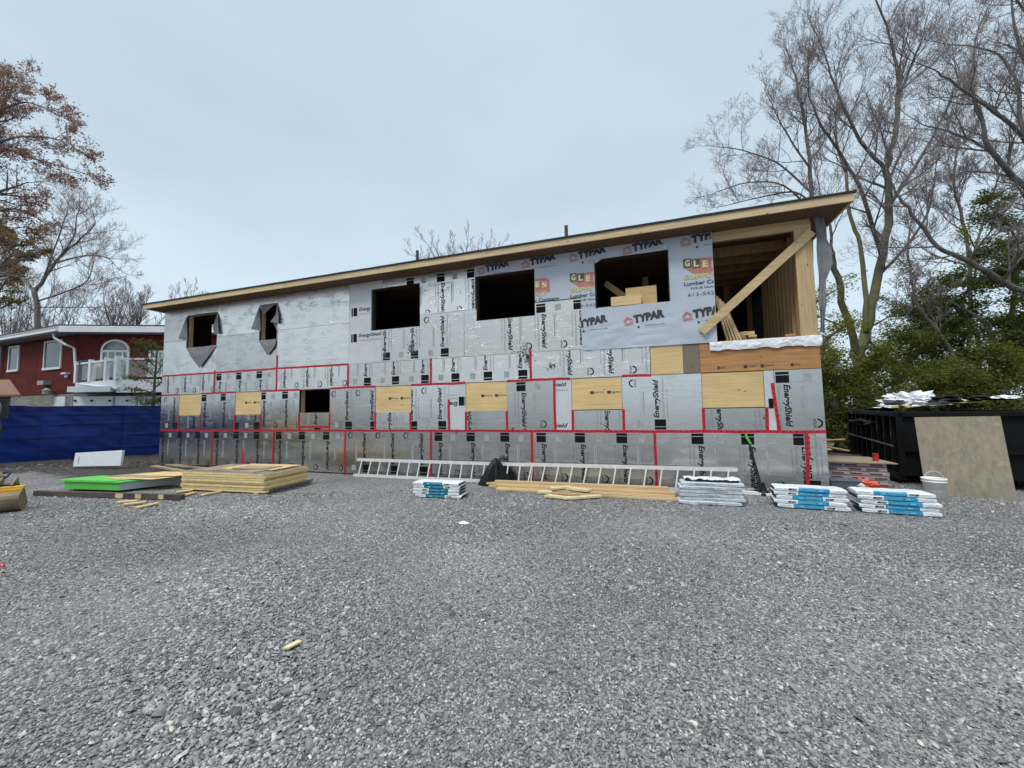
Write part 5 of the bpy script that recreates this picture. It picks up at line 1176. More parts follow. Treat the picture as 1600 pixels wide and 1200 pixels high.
# ------------------------------------------------------------------ neighbouring red house
def house():
    C0 = D(114, 600, 20.0); C0.z = 0
    rt_ = Vector((math.cos(YAW), math.sin(YAW), 0)); fw = FW.copy()
    dF = (rt_*1.0+fw*.10).normalized(); dL = (-rt_*1.0+fw*.37).normalized()
    nF = Vector((dF.y, -dF.x, 0)); nL = Vector((-dL.y, dL.x, 0))      # outward, towards the camera
    root = empty('red_house', 'dark red board sided house with white trim, curved top window and glass balcony', 'house', tuple(C0))
    class W:      # a wall plane: px,py -> (s along, z)
        def __init__(s, d, n): s.d = d; s.n = n
        def at(s, px, py, off=0):
            r = ray(px, py); o = C0+s.n*off; t = (o-CAM).dot(s.n)/r.dot(s.n); p = CAM+r*t; return (p-C0).dot(s.d), p.z
        def P(s, a, z, off=0): return C0+s.d*a+s.n*off+Vector((0, 0, z))
        def box(s, mb, a0, a1, z0, z1, o0, o1, m):
            q = [s.P(a0, z0, o0), s.P(a1, z0, o0), s.P(a1, z0, o1), s.P(a0, z0, o1)]; h = Vector((0, 0, z1-z0)); mb.hexa([*q, *[v+h for v in q]], m); return mb
    f, l = W(dF, nF), W(dL, nL)
    zs = l.at(112, 613)[1]; ze = f.at(115, 528)[1]
    FL, LL = 9.5, 10.5
    def wallmesh(wv, Ln, z0, z1, m, off=0): mb = MB(); wv.box(mb, 0, Ln, z0, z1, off-.2, off, m); return mb
    uvF = lambda d: (lambda co: ((co-C0).dot(d), co.z))
    under(root, wallmesh(f, FL, zs, ze+.15, 'red_siding'), 'wall', uvf=uvF(dF)); under(root, wallmesh(l, LL, zs, ze+.15, 'red_siding'), 'wall', uvf=uvF(dL))
    under(root, wallmesh(l, LL, 0, zs, 'stone', -.06), 'lower_wall', uvf=uvF(dL)); under(root, wallmesh(f, FL, 0, zs, 'stone', -.06), 'lower_wall', uvf=uvF(dF))
    B = [f.P(FL, 0, -7), l.P(LL, 0, -7)]
    mb = MB(); q = [l.P(LL, 0, -.2), C0-nF*.2-nL*.1, f.P(FL, 0, -.2), *B]
    for a, b in ((q[2], q[3]), (q[3], q[4]), (q[4], q[0])): mb.add([a, b, b+Vector((0, 0, ze)), a+Vector((0, 0, ze))], [(0, 1, 2, 3)], 'red_siding')
    under(root, mb, 'rear_walls', uvf=uvF(dF))
    # roof: low slab with fascia and gutter
    zt = f.at(110, 514.2)[1]; zb = f.at(110, 522.5)[1]
    rp = [l.P(LL+.5, 0, .62), C0+(nF+nL).normalized()*.72, f.P(FL+.5, 0, .62), B[0]-nF*.5, B[1]-nL*.5]
    cen = sum(rp, Vector())/5; top = cen+Vector((0, 0, zt+.75))
    V = [v+Vector((0, 0, zt+.10)) for v in rp]+[top]+[v+Vector((0, 0, zt+.03)) for v in rp]
    mb = MB(); mb.add(V, [(i, (i+1) % 5, 5) for i in range(5)]+[(i, 6+i, 6+(i+1) % 5, (i+1) % 5) for i in range(5)]+[(10, 9, 8, 7, 6)], 'roof_old'); rf = under(root, mb, 'roof')
    def rim(a, b, z0, z1, m, nm, par=root):
        mb = MB(); e = (b-a).normalized(); n_ = Vector((e.y, -e.x, 0)); n_ = n_ if n_.dot(CAM-a) > 0 else -n_; q = [a, b, b-n_*.04, a-n_*.04]; mb.hexa([*[v+Vector((0, 0, z0)) for v in q], *[v+Vector((0, 0, z1)) for v in q]], m); return under(par, mb, nm)
    rim(rp[1], rp[2], zb, zt+.03, 'white_trim', 'fascia'); rim(rp[0], rp[1], zb-.02, zt+.03, 'grey_trim', 'fascia')
    mb = MB(); mb.add([v+Vector((0, 0, zb+.01)) for v in rp], [(0, 1, 2, 3, 4)], 'grey_trim'); under(root, mb, 'soffit')
    g0_, g1_ = rp[0]+nL*.07, rp[1]+nL*.05; under(root, MB().beam(g0_+Vector((0, 0, zb+.07)), g1_+Vector((0, 0, zb+.07)), .12, .11, 'white_trim'), 'gutter', bevel=.02)
    # windows
    def window(wv, p00, p11, fr=.09, m='glass', grid=None, frame='white_trim'):
        a0, z1 = wv.at(*p00); a1, z0 = wv.at(*p11); a0, a1 = min(a0, a1), max(a0, a1)
        mb = MB(); wv.box(mb, a0, a0+fr, z0, z1, .001, .06, frame); wv.box(mb, a1-fr, a1, z0, z1, .001, .06, frame); wv.box(mb, a0+fr, a1-fr, z1-fr, z1, .001, .06, frame); wv.box(mb, a0-.02, a1+.02, z0-.03, z0+fr, .001, .08, frame)
        w_ = under(root, mb, 'window'); g_ = MB(); wv.box(g_, a0+fr, a1-fr, z0+fr, z1-fr, .002, .02, m); o = g_.build('pane'); o.parent = w_; 
        if grid:
            mb = MB()
            for k in range(1, grid[0]): x = a0+fr+(a1-a0-2*fr)*k/grid[0]; wv.box(mb, x-.025, x+.025, z0+fr, z1-fr, .021, .045, frame)
            for k in range(1, grid[1]): z = z0+fr+(z1-z0-2*fr)*k/grid[1]; wv.box(mb, a0+fr, a1-fr, z-.022, z+.022, .0215, .048, frame)
            o = mb.build('glazing_bar'); o.parent = w_
        return a0, a1, z0, z1
    window(l, (16, 542), (29.5, 579.5)); window(l, (71.5, 534), (96, 575.5))
    # curved-top window
    a0, _ = f.at(158, 560); a1, _ = f.at(203, 560); zsp = f.at(180, 548)[1]; ztop = f.at(180, 530.5)[1]; zlow = f.at(180, 600)[1]; ca = (a0+a1)/2; ra = (a1-a0)/2; rz = ztop-zsp
    n = 24; oa = [(ca-ra*math.cos(math.pi*k/n), zsp+rz*math.sin(math.pi*k/n)) for k in range(n+1)]; ia = [(ca-(ra-.11)*math.cos(math.pi*k/n), zsp+(rz-.11)*math.sin(math.pi*k/n)) for k in range(n+1)]
    mb = MB(); V = [f.P(a, z, .06) for a, z in oa]+[f.P(a, z, .06) for a, z in ia]+[f.P(a, z, .0) for a, z in oa]; q = n+1
    mb.add(V, [(k, k+1, q+k+1, q+k) for k in range(n)]+[(k, 2*q+k, 2*q+k+1, k+1) for k in range(n)], 'white_trim')
    for x in (a0, a1-.11): f.box(mb, x, x+.11, zlow, zsp, .001, .06, 'white_trim')
    f.box(mb, a0+.11, a1-.11, zsp-.09, zsp+.03, .001, .055, 'white_trim'); aw = under(root, mb, 'arched_window')
    mb = MB(); mb.add([f.P(a, z, .012) for a, z in ia], [tuple(range(n+1))], 'glass_pale'); o = mb.build('pane'); o.parent = aw
    mb = MB(); f.box(mb, a0+.11, a1-.11, zlow, zsp-.09, .002, .02, 'glass_pale'); o = mb.build('pane'); o.parent = aw
    mb = MB()
    for k in range(1, 4): x = a0+(a1-a0)*k/4; f.box(mb, x-.03, x+.03, zlow, zsp-.09, .021, .045, 'white_trim')
    f.box(mb, a0+.11, a1-.11, zsp-.55, zsp-.49, .0215, .048, 'white_trim'); o = mb.build('glazing_bar'); o.parent = aw
    window(f, (234, 548), (262, 588), .10, 'glass_pale', (4, 3))
    # balcony in front of the right wing
    bo = 2.3; x0, zf = f.at(122, 593, bo*.15); zdeck = f.at(185, 593, bo)[1]; ztopr = f.at(188, 559, bo)[1]
    s0_ = f.at(184, 593, bo)[0]; s_left = f.at(121, 594, .3)[0]
    L0, L1, Rr = (s_left, .35), (s0_, bo), (FL, bo)
    def bx(a, b, z0, z1, th, m, nm):
        A_, B_ = f.P(a[0], 0, a[1]), f.P(b[0], 0, b[1]); mb = MB(); mb.beam(A_+Vector((0, 0, (z0+z1)/2)), B_+Vector((0, 0, (z0+z1)/2)), th, z1-z0, m); return under(root, mb, nm)
    mb = MB(); mb.add([f.P(a, zdeck-.02, o) for a, o in ((L0[0], .0), L0, L1, Rr, (FL, 0))]+[f.P(a, zdeck-.30, o) for a, o in ((L0[0], .0), L0, L1, Rr, (FL, 0))], [(0, 1, 2, 3, 4), (9, 8, 7, 6, 5)]+[(i, i+5, (i+1) % 5+5, (i+1) % 5) for i in range(5)], 'grey_trim'); under(root, mb, 'balcony_floor')
    bx(L0, L1, zdeck-.50, zdeck+.0, .08, 'white_trim', 'balcony_edge'); bx(L1, Rr, zdeck-.62, zdeck+.0, .08, 'white_trim', 'balcony_edge')
    bx(L0, L1, ztopr-.10, ztopr-.02, .08, 'white_trim', 'handrail'); bx(L1, Rr, ztopr-.10, ztopr-.02, .08, 'white_trim', 'handrail')
    for t, seg in ((0, 0), (.36, 0), (.74, 0), (1, 0), (.42, 1), (.85, 1)):
        a, b = (L0, L1) if seg == 0 else (L1, (L1[0]+5.0, bo)); p = (a[0]+(b[0]-a[0])*t, a[1]+(b[1]-a[1])*t); P = f.P(p[0], 0, p[1]); h = .08 if t != 1 else .12
        under(root, MB().box(P.x-h, P.x+h, P.y-h, P.y+h, zdeck, ztopr+.08, 'white_trim'), 'balcony_post')
    def glasspane(a, b):
        A_, B_ = f.P(a[0], 0, a[1]), f.P(b[0], 0, b[1]); mb = MB(); mb.beam(A_+Vector((0, 0, (zdeck+ztopr)/2)), B_+Vector((0, 0, (zdeck+ztopr)/2)), .012, ztopr-zdeck-.25, 'clear'); under(root, mb, 'balcony_glass')
    m, N_, L_, b_ = newmat('clear_glass'); b_.inputs['Roughness'].default_value = .05; b_.inputs['Alpha'].default_value = .22; b_.inputs['Base Color'].default_value = (.5, .55, .55, 1); M['clear'] = m
    glasspane(L0, L1); glasspane(L1, Rr)
    # white ground floor under the balcony, with garage panels
    zg = zdeck-.62; o2 = bo-.35
    mb = MB(); f.box(mb, f.at(112, 630, o2)[0], FL, 0, zg-.15, o2-.15, o2, 'white_trim'); f.box(mb, f.at(112, 630, o2)[0], f.at(112, 630, o2)[0]+.1, 0, zg-.15, 0, o2-.151, 'white_trim'); under(root, mb, 'garage_wall')
    aL = f.at(105, 605, bo+.12)[0]; 
    mb = MB(); f.box(mb, aL, f.at(176, 608, bo)[0], f.at(140, 612.5, bo)[1], f.at(140, 604, bo)[1], o2, bo+.12, 'white_trim'); under(root, mb, 'canopy_edge')
    for px in (118, 144, 172, 199):
        a, z = f.at(px, 626, o2); under(root, MB().tube([f.P(a, z, o2), f.P(a, z, o2+.05)], .05, 10, 'rubber'), 'wall_lamp')
    for px in (112, 178, 214): a, _ = f.at(px, 630, o2); mb = MB(); f.box(mb, a-.04, a+.04, 0, zg-.16, o2+.001, o2+.03, 'grey_trim'); under(root, mb, 'garage_joint')
    a0_, z1_ = f.at(219, 622, o2); a1_, z0_ = f.at(249, 645, o2); mb = MB(); f.box(mb, a0_, a1_, z0_, z1_, o2+.002, o2+.03, 'glass_pale')
    for k in range(5): x = a0_+(a1_-a0_)*k/4; f.box(mb, x-.03, x+.03, z0_, z1_, o2+.031, o2+.05, 'white_trim')
    for z in (z1_, (z0_+z1_)/2): f.box(mb, a0_, a1_, z-.03, z+.03, o2+.0315, o2+.052, 'white_trim')
    under(root, mb, 'garage_window')
    # things on the balcony
    for px, m, h, wd in ((130, 'glass', 1.15, .5), (138, 'curtain', 1.0, .35), (150, 'curtain', 1.1, .4), (158, 'glass', .8, .5)):
        a, _ = f.at(px, 590, .6); mb = MB(); f.box(mb, a-wd/2, a+wd/2, zdeck, zdeck+h, .35, .6, m); under(root, mb, 'balcony_screen')
    # downpipe: from the eaves corner, across, down
    dp = [l.P(.55, zb+.02, .62), l.P(.45, zb-.25, .60), C0+nL*.35+nF*.1+dF*.12+Vector((0, 0, f.at(120, 541)[1])), C0+nF*.2+dF*.15+Vector((0, 0, f.at(119, 545)[1]))]
    a_, z_ = f.at(119, 597, .2); dp += [f.P(a_, z_+.1, .2), f.P(a_+.15, z_-.1, .35), f.P(f.at(190, 608, bo)[0], f.at(190, 607, bo+.2)[1], bo+.2)]
    under(root, MB().tube(dp, .055, 10, 'white_trim'), 'downpipe')
    under(root, MB().tube([l.P(l.at(6, 550)[0], 0, .12), l.P(l.at(6, 550)[0], zb, .12)], .06, 10, 'grey_trim'), 'downpipe')
    a, z = l.at(75, 600); mb = MB(); l.box(mb, a-.35, a+.30, z-.06, z+.16, .0, .30, 'grey_trim'); under(root, mb, 'vent_hood')
    a, z = l.at(84, 610); under(root, MB().lathe(tuple(l.P(a, z-.25, .25)), [(.10, 0), (.16, .05), (.16, .22), (.20, .24), (.05, .36)], 14, 'grey_trim'), 'wall_lantern')
    a, z = l.at(107, 584); mb = MB(); l.box(mb, a-.2, a+.25, z-.03, z+.05, .0, .2, 'white_trim'); l.box(mb, a-.05, a+.1, z-.2, z-.031, .02, .1, 'white_trim'); under(root, mb, 'security_light')
    a0_, z1_ = l.at(84, 620); a1_, z0_ = l.at(99, 650); mb = MB(); l.box(mb, min(a0_, a1_), max(a0_, a1_), 0.3, z1_, -.059, -.02, 'white_trim'); under(root, mb, 'side_door')
    # steps in roof: aerial bracket
    P = f.P(f.at(129, 513)[0], zt+.12, .5); under(root, MB().tube([P, P+Vector((.1, 0, .35)), P+Vector((.35, .1, .12))], .03, 6, 'grey_trim'), 'roof_bracket')
house()
def shed():
    a = D(0, 633, 17.2); b = D(16, 633, 17.4); a.z = b.z = 0; rt_ = Vector((math.cos(YAW), math.sin(YAW), 0))
    root = empty('small_shed', 'small shed with brown shingle roof at the left behind the blue fence', 'shed', tuple(a))
    zt, ze_ = D(0, 594, 18.4).z, D(31, 616.5, 17).z
    sl = ray(20, 620); sl.z = 0; sl.normalize(); A0 = a-rt_*1.6; B0 = b; mb = MB(); q = [A0, B0, B0+sl*2, A0+sl*2]; mb.hexa([*q, *[v+Vector((0, 0, ze_)) for v in q]], 'stone'); under(root, mb, 'wall', uvf=lambda co: (co.x+co.y, co.z))
    e0_, e1 = a-rt_*1.9-FW*.35, D(32, 617, 16.9); e1.z = 0; top0, top1 = a-rt_*1.9+sl*1.3, b-rt_*.12+sl*1.3
    V = [e0_+Vector((0, 0, ze_)), e1+Vector((0, 0, ze_)), top1+Vector((0, 0, zt)), top0+Vector((0, 0, zt)), e1+sl*2.6+Vector((0, 0, ze_))]
    mb = MB(); mb.add(V+[v-Vector((0, 0, .08)) for v in V], [(0, 1, 2, 3), (1, 4, 2), (0, 5, 6, 1), (1, 6, 9, 4), (5, 8, 7, 6), (6, 7, 9)], 'brown_roof'); under(root, mb, 'roof')
shed()

# ------------------------------------------------------------------ trees
class Tree:
    def __init__(s, seed, bark, twig, leaf=None, leafn=0, leafs=.05, minr=.007, tips=True):
        s.r = random.Random(seed); s.b = MB(); s.t = MB(); s.bark = bark; s.twig = twig; s.leaf = leaf; s.LV = []; s.leafn = leafn; s.leafs = leafs; s.minr = minr; s.slim = .78
    def limb(s, pts, r0, r1, n=9):
        # smooth the traced polyline
        P = [Vector(p) for p in pts]; Q = []
        for i in range(len(P)-1):
            a, b, c, d = P[max(i-1, 0)], P[i], P[i+1], P[min(i+2, len(P)-1)]
            for k in range(4):
                t = k/4; Q.append(.5*((2*b)+(c-a)*t+(2*a-5*b+4*c-d)*t*t+(3*b-a-3*c+d)*t**3))
        Q.append(P[-1]); Q = [q+Vector((s.r.gauss(0, r0*.15), s.r.gauss(0, r0*.15), 0)) for q in Q]
        R_ = [(r0+(r1-r0)*i/(len(Q)-1))*s.slim for i in range(len(Q))]; s.b.tube(Q, R_, n, s.bark); return Q, R_
    def branch(s, p, d, L, r, lvl, up=.25, spread=.75, kids=(7, 6, 5)):
        n = 6 if lvl > 1 else (4 if lvl else 3); P = [p]; q = p.copy(); dd = d.normalized(); R_ = [r]
        for i in range(n):
            dd = (dd+Vector((s.r.gauss(0, .10), s.r.gauss(0, .10), s.r.gauss(0, .07)+up*.30))).normalized(); q = q+dd*(L/n); P.append(q.copy()); R_.append(max(s.minr*.6, r*(1-.8*(i+1)/n)))
        (s.b if lvl >= 2 else s.t).tube(P, R_, 5 if lvl >= 2 else 3, s.bark if lvl >= 2 else s.twig, cap=False)
        if s.leaf and lvl <= 1:
            for _ in range(s.leafn if lvl == 0 else max(1, s.leafn//2)): 
                k = s.r.randint(1, n); s.LV.append(P[k]+Vector((s.r.gauss(0, .05), s.r.gauss(0, .05), s.r.gauss(0, .05))))
        if lvl == 0: return
        m = kids[3-lvl] if lvl <= 3 else kids[0]
        for k in range(m):
            t = .2+.8*(k+s.r.random())/m; i = min(n-1, int(t*n)); base = P[i].lerp(P[i+1], t*n-i); dl = (P[i+1]-P[i]).normalized()
            sd = Vector((s.r.gauss(0, 1), s.r.gauss(0, 1), s.r.gauss(0, .8))); sd = (sd-dl*sd.dot(dl)).normalized()
            s.branch(base, dl*(1-spread*.45)+sd*spread+Vector((0, 0, up)), L*s.r.uniform(.42, .68)*(1.05-.35*t), max(s.minr, R_[i]*.62), lvl-1, up, spread, kids)
    def dress(s, Q, R_, n, L, lvl=3, t0=.15, up=.25, spread=.8, kids=(7, 6, 5), out=None):
        for k in range(n):
            t = t0+(1-t0)*(k+s.r.random())/n; i = min(len(Q)-2, int(t*(len(Q)-1))); dl = (Q[i+1]-Q[i]).normalized(); sd = Vector((s.r.gauss(0, 1), s.r.gauss(0, 1), s.r.gauss(0, .6))); sd = (sd-dl*sd.dot(dl)).normalized()
            if out: sd = (sd+Vector(out)).normalized()
            s.branch(Q[i], dl*.5+sd*spread+Vector((0, 0, up)), L*s.r.uniform(.7, 1.15)*(1.1-.4*t), max(s.minr*1.5, R_[i]*.5), lvl, up, spread, kids)
        s.branch(Q[-1], (Q[-1]-Q[-2]), L*.8, R_[-1], lvl, up, spread, kids)
    def done(s, name, label, group, base, cat='tree'):
        root = empty(name, label, cat, tuple(base), group); under(root, s.b, 'trunk', smooth=True)
        if s.t.v: under(root, s.t, 'crown')
        if s.LV: o = leafcloud(s.LV, s.leafs, s.leaf, 'foliage', s.r.random()*1000); o.parent = root; o.matrix_parent_inverse = Matrix.Translation(root.location).inverted()
        return root
def leafcloud(pts, size, m, name, seed, flat=0.0, jag=True, shape=(.5, 1.0)):
    g = np.random.default_rng(int(seed)); P = np.array([tuple(p) for p in pts], float); n = len(P)
    a = g.normal(size=(n, 3)); a[:, 2] *= (1-flat); a /= np.linalg.norm(a, axis=1)[:, None]; b = g.normal(size=(n, 3)); b -= a*(a*b).sum(1)[:, None]; b /= np.linalg.norm(b, axis=1)[:, None]
    sz = size*g.uniform(.55, 1.5, n)[:, None]; V = np.stack([P-a*sz*shape[1], P+b*sz*shape[0], P+a*sz*shape[1], P-b*sz*shape[0]], 1).reshape(-1, 3).astype(np.float32)
    me = bpy.data.meshes.new(name); me.vertices.add(4*n); me.vertices.foreach_set('co', V.ravel()); me.loops.add(4*n); me.loops.foreach_set('vertex_index', np.arange(4*n, dtype=np.int32)); me.polygons.add(n); me.polygons.foreach_set('loop_start', np.arange(0, 4*n, 4, dtype=np.int32)); me.update(calc_edges=True)
    me.materials.append(M[m]); at = me.attributes.new('tone', 'FLOAT', 'FACE'); at.data.foreach_set('value', np.clip(g.normal(.5, .27, n), 0, 1).astype(np.float32))
    o = bpy.data.objects.new(name, me); COL.objects.link(o); return o
def base_at(px, dep): p = D(px, 650, dep); return Vector((p.x, p.y, 0))
def pl(dep, *q, dz=0):
    return [D(a, b, dep+(c[0] if c else 0)) for a, b, *c in q]
GR = 'bare trees standing behind the container'
# 1: big forked mossy tree
T = Tree(1, 'moss', 'twig', 'bud', 1, .018, .0065)
b = base_at(1352, 17)
Q, R_ = T.limb([b, *pl(17, (1345, 590), (1342, 545))], .42, .32, 12)
main, Rm = T.limb(pl(17, (1342, 550), (1358, 500, .2), (1374, 420, .4), (1388, 330, .3), (1385, 265, 0), (1398, 210, -.3), (1405, 150, -.4)), .27, .10)
lf, Rl = T.limb(pl(17, (1340, 560), (1322, 490, -.5), (1306, 420, -1), (1300, 395, -1.2)), .20, .11)
l2, R2_ = T.limb(pl(17, (1352, 520, 0), (1352, 450, .2), (1344, 380, .6), (1328, 340, .9), (1322, 270, 1.2)), .14, .08)
T.bark = 'bark'
for q, r0, r1, L_, nn in (((( 1405, 150, -.4), (1400, 100, -.6), (1385, 40, -.8), (1360, -20, -1)), .10, .03, 2.4, 8), (((1405, 150, -.4), (1425, 100, -.8), (1445, 50, -1)), .09, .03, 2.2, 7), (((1385, 265, 0), (1345, 220, -.8), (1310, 150, -1.2), (1290, 90, -1.6)), .11, .03, 2.6, 9),
                    (((1376, 400, .4), (1350, 310, -.6), (1320, 250, -1.2), (1275, 180, -1.6), (1262, 130, -1.8)), .12, .03, 2.6, 10), (((1390, 320, .3), (1430, 260, .6), (1470, 190, .8), (1500, 110, .9)), .12, .03, 2.6, 10), (((1322, 270, 1.2), (1305, 210, 1.4), (1310, 140, 1.5)), .09, .03, 2.3, 8),
                    (((1300, 395, -1.2), (1295, 340, -1.4), (1280, 300, -1.6)), .08, .03, 1.6, 5), (((1374, 430, .4), (1420, 380, -.5), (1450, 330, -1), (1460, 280, -1.2)), .09, .03, 2.0, 8)):
    Q, R_ = T.limb(pl(17, *q), r0, r1, 7); T.dress(Q, R_, nn, L_, 3, .1, .28, .75, (7, 6, 4))
T.dress(main, Rm, 8, 2.2, 3, .4, .25, .8, (6, 5, 4))
T.done('bare_tree', 'tall forked tree with moss covered trunk just right of the building', GR, b)
# 2: slim tree rising behind the roof corner, with long low arching branches to the left
T = Tree(2, 'bark', 'twig', 'bud', 1, .018, .007); b = base_at(1270, 21)
Q, R_ = T.limb([b, *pl(21, (1268, 480), (1267, 300), (1262, 215, .2), (1250, 150, .3), (1235, 100, .2))], .2, .04, 9); T.dress(Q, R_, 16, 2.6, 3, .52, .3, .8, (7, 6, 4))
for q in (((1267, 330), (1225, 290, -.3), (1170, 285, -.6), (1120, 300, -.8)), ((1266, 300), (1215, 255, .4), (1160, 235, .6), (1125, 230, .8)), ((1264, 260), (1230, 210, -.3), (1200, 150, -.4)), ((1268, 320), (1240, 300, .8), (1180, 310, 1.0), (1140, 320, 1.2))):
    Q, R_ = T.limb(pl(21, *q), .075, .025, 6); T.dress(Q, R_, 8, 2.3, 3, .2, .22, .8, (6, 5, 4))
T.done('bare_tree', 'slim bare tree rising behind the right end of the roof', GR, b)
# 3: dark arching tree rooted outside the right edge
T = Tree(3, 'bark', 'twig', 'bud', 1, .014, .005); b = base_at(1690, 12)
tr_, Rt = T.limb([b, *pl(12, (1680, 520), (1650, 300), (1660, 150), (1650, -40))], .30, .12, 12); T.dress(tr_, Rt, 10, 2.2, 3, .4, .2, .8)
for q, r0 in ((((1672, 470), (1600, 456, -.6), (1555, 432, -.9), (1500, 402, -1.1), (1465, 385, -1.2), (1425, 335, -1.3), (1400, 300, -1.3), (1385, 268, -1.3)), .13), (((1660, 330), (1600, 290, -.5), (1550, 235, -.8), (1535, 190, -.9), (1520, 130, -1), (1527, 45, -1)), .12),
              (((1655, 260), (1600, 205, .3), (1590, 130, .4), (1560, 85, .5), (1500, 70, .6)), .10), (((1655, 300), (1600, 212, -.8), (1540, 165, -1.1), (1490, 130, -1.3), (1460, 110, -1.4)), .09), (((1650, 200), (1612, 130, .5), (1585, 40, .6), (1580, -30, .7)), .10),
              (((1600, 290, -.5), (1540, 232, .2), (1480, 205, .6), (1440, 195, .8)), .06), (((1655, 120), (1620, 40, -.3), (1570, -20, -.4)), .09)):
    Q, R_ = T.limb(pl(12, *q), r0, .022, 7); T.dress(Q, R_, 11, 1.9, 3, .18, .22, .8, (6, 5, 4))
T.done('bare_tree', 'dark tree reaching in from the right edge with long arching limbs', GR, b)
# 4: thin trees between
T = Tree(4, 'bark', 'twig', 'bud', 1, .02, .009); b = base_at(1505, 20)
Q, R_ = T.limb([b, *pl(20, (1515, 420), (1500, 330), (1490, 285), (1498, 220))], .13, .04, 8); T.dress(Q, R_, 12, 2.3, 3, .35, .35, .7)
Q, R_ = T.limb(pl(20, (1515, 430), (1535, 350), (1560, 280), (1575, 240)), .08, .03, 6); T.dress(Q, R_, 8, 2.0, 3, .3, .3, .7)
T.done('bare_tree', 'thin bare tree between the mossy tree and the right edge', GR, b)
T = Tree(5, 'bark', 'twig', 'bud', 1, .02, .009); b = base_at(1440, 14)
Q, R_ = T.limb([b+Vector((1.5, 0, 0)), *pl(14, (1490, 560), (1455, 505), (1430, 470), (1420, 400), (1422, 350))], .10, .03, 8); T.dress(Q, R_, 10, 1.5, 3, .3, .3, .8, (6, 4, 4))
T.done('bare_tree', 'crooked dark sapling above the white sheet on the container', GR, b)
# distant thin crowns
def farcrown(px, py, w_, h_, dep, seed, name, label, m='twig_pale', n=9, grp='bare trees in the distance'):
    T = Tree(seed, 'bark_pale', m, None, 0, .05, .014); b = base_at(px, dep); top = D(px, py, dep); Hh = top.z
    st = h_/FPX*dep; Q, R_ = T.limb([b, Vector((b.x, b.y, Hh-st)), Vector((b.x+.1, b.y, Hh-st*.5))], .2, .09, 8)
    hw = w_/FPX*dep/2
    for k in range(n):
        a = -1.25+2.5*k/(n-1)+T.r.uniform(-.1, .1); e = Vector((math.cos(YAW), math.sin(YAW), 0))*math.sin(a)*hw+FW*T.r.uniform(-.6, .6)*hw; z0 = Hh-st*T.r.uniform(.75, 1.0)
        P = [Vector((b.x, b.y, z0)), Vector((b.x, b.y, z0))+e*.55+Vector((0, 0, st*.22*math.cos(a)+.2)), Vector((b.x, b.y, z0))+e+Vector((0, 0, st*(.30+.45*math.cos(a))))]
        Q, R_ = T.limb(P, .07, .022, 5); T.dress(Q, R_, 6, st*.30, 2, .25, .35, .65, (5, 5, 4))
    T.done(name, label, grp, b)
farcrown(722, 378, 150, 75, 38, 21, 'bare_tree', 'pale bare tree crown showing above the middle of the roof', n=23)
farcrown(290, 452, 70, 60, 45, 22, 'bare_tree', 'faint bare tree above the left end of the roof')
farcrown(206, 458, 60, 70, 40, 23, 'bare_tree', 'small bare tree behind the red house nearest the unfinished building', 'twig')
farcrown(168, 448, 80, 90, 38, 24, 'bare_tree', 'brown bare tree behind the fascia of the red house', 'twig', 11)
farcrown(60, 455, 120, 130, 36, 27, 'bare_tree', 'tangled bare tree behind the left wing of the red house', 'twig', 11)
farcrown(10, 430, 120, 150, 34, 28, 'bare_tree', 'bare tree behind the red house at the left edge', 'twig', 11)
# pale spreading tree behind the house
T = Tree(8, 'bark_pale', 'twig_pale', None, 0, .03, .008); b = base_at(62, 28)
Q, R_ = T.limb([b, *pl(28, (60, 520), (52, 450))], .24, .18, 10)
for q, r0, n_ in ((((54, 455), (75, 425, .3), (100, 395, .5), (135, 365, .6), (150, 345, .6)), .17, 12), (((95, 400, .5), (115, 370, 0), (120, 340, -.3), (125, 325, -.3)), .08, 8), (((90, 410, .4), (130, 400, -.4), (165, 402, -.6), (180, 415, -.8)), .08, 10), (((60, 470), (105, 455, -.6), (135, 440, -.9), (142, 425, -1)), .08, 8), (((50, 450), (30, 420, .4), (10, 400, .4)), .1, 6), (((60, 480), (110, 480, .5), (160, 480, .8)), .06, 8), (((70, 430), (95, 360, -.5), (105, 330, -.5)), .07, 8)):
    Q, R_ = T.limb(pl(28, *q), r0, .03, 7); T.dress(Q, R_, n_, 2.4, 3, .2, .25, .75, (6, 5, 4))
T.done('bare_tree', 'spreading pale barked tree behind the red house under the red budded maple', 'bare trees behind the red house', b)
# red-budded maple at the upper left
T = Tree(9, 'bark', 'twig', 'redbud', 1, .036, .006); b = base_at(-60, 13)
tr_, Rt = T.limb([b, *pl(13, (-60, 500), (-48, 320), (-40, 220), (-36, 170))], .32, .08, 12); T.dress(tr_, Rt, 12, 1.9, 3, .3, .1, .8, (7, 6, 5), (.6, .2, .1))
for q, n_ in ((((-45, 320), (0, 238), (40, 245, .3), (90, 258, .3), (135, 272, .2)), 10), (((-40, 260), (0, 180), (40, 160, -.3), (80, 175, -.3)), 10), (((-30, 230), (5, 165), (28, 125, .3)), 8), (((-45, 380), (0, 330), (40, 330, .4), (65, 345, .4)), 8), (((-30, 240), (20, 215, -.5), (75, 215, -.6), (110, 225, -.7)), 9)):
    Q, R_ = T.limb(pl(13, *q), .06, .015, 6); T.dress(Q, R_, n_, 1.05, 3, .12, .12, .7, (6, 5, 4))
T.done('red_maple', 'maple with red buds hanging into the upper left corner', None, b)
T = Tree(10, 'bark', 'twig', 'olivebud', 3, .042, .008); b = base_at(-30, 15.5)
Q, R_ = T.limb([b, *pl(15.5, (-20, 520), (-5, 420), (0, 360))], .12, .05, 8); T.dress(Q, R_, 14, 1.2, 3, .45, .05, .8, (6, 6, 4))
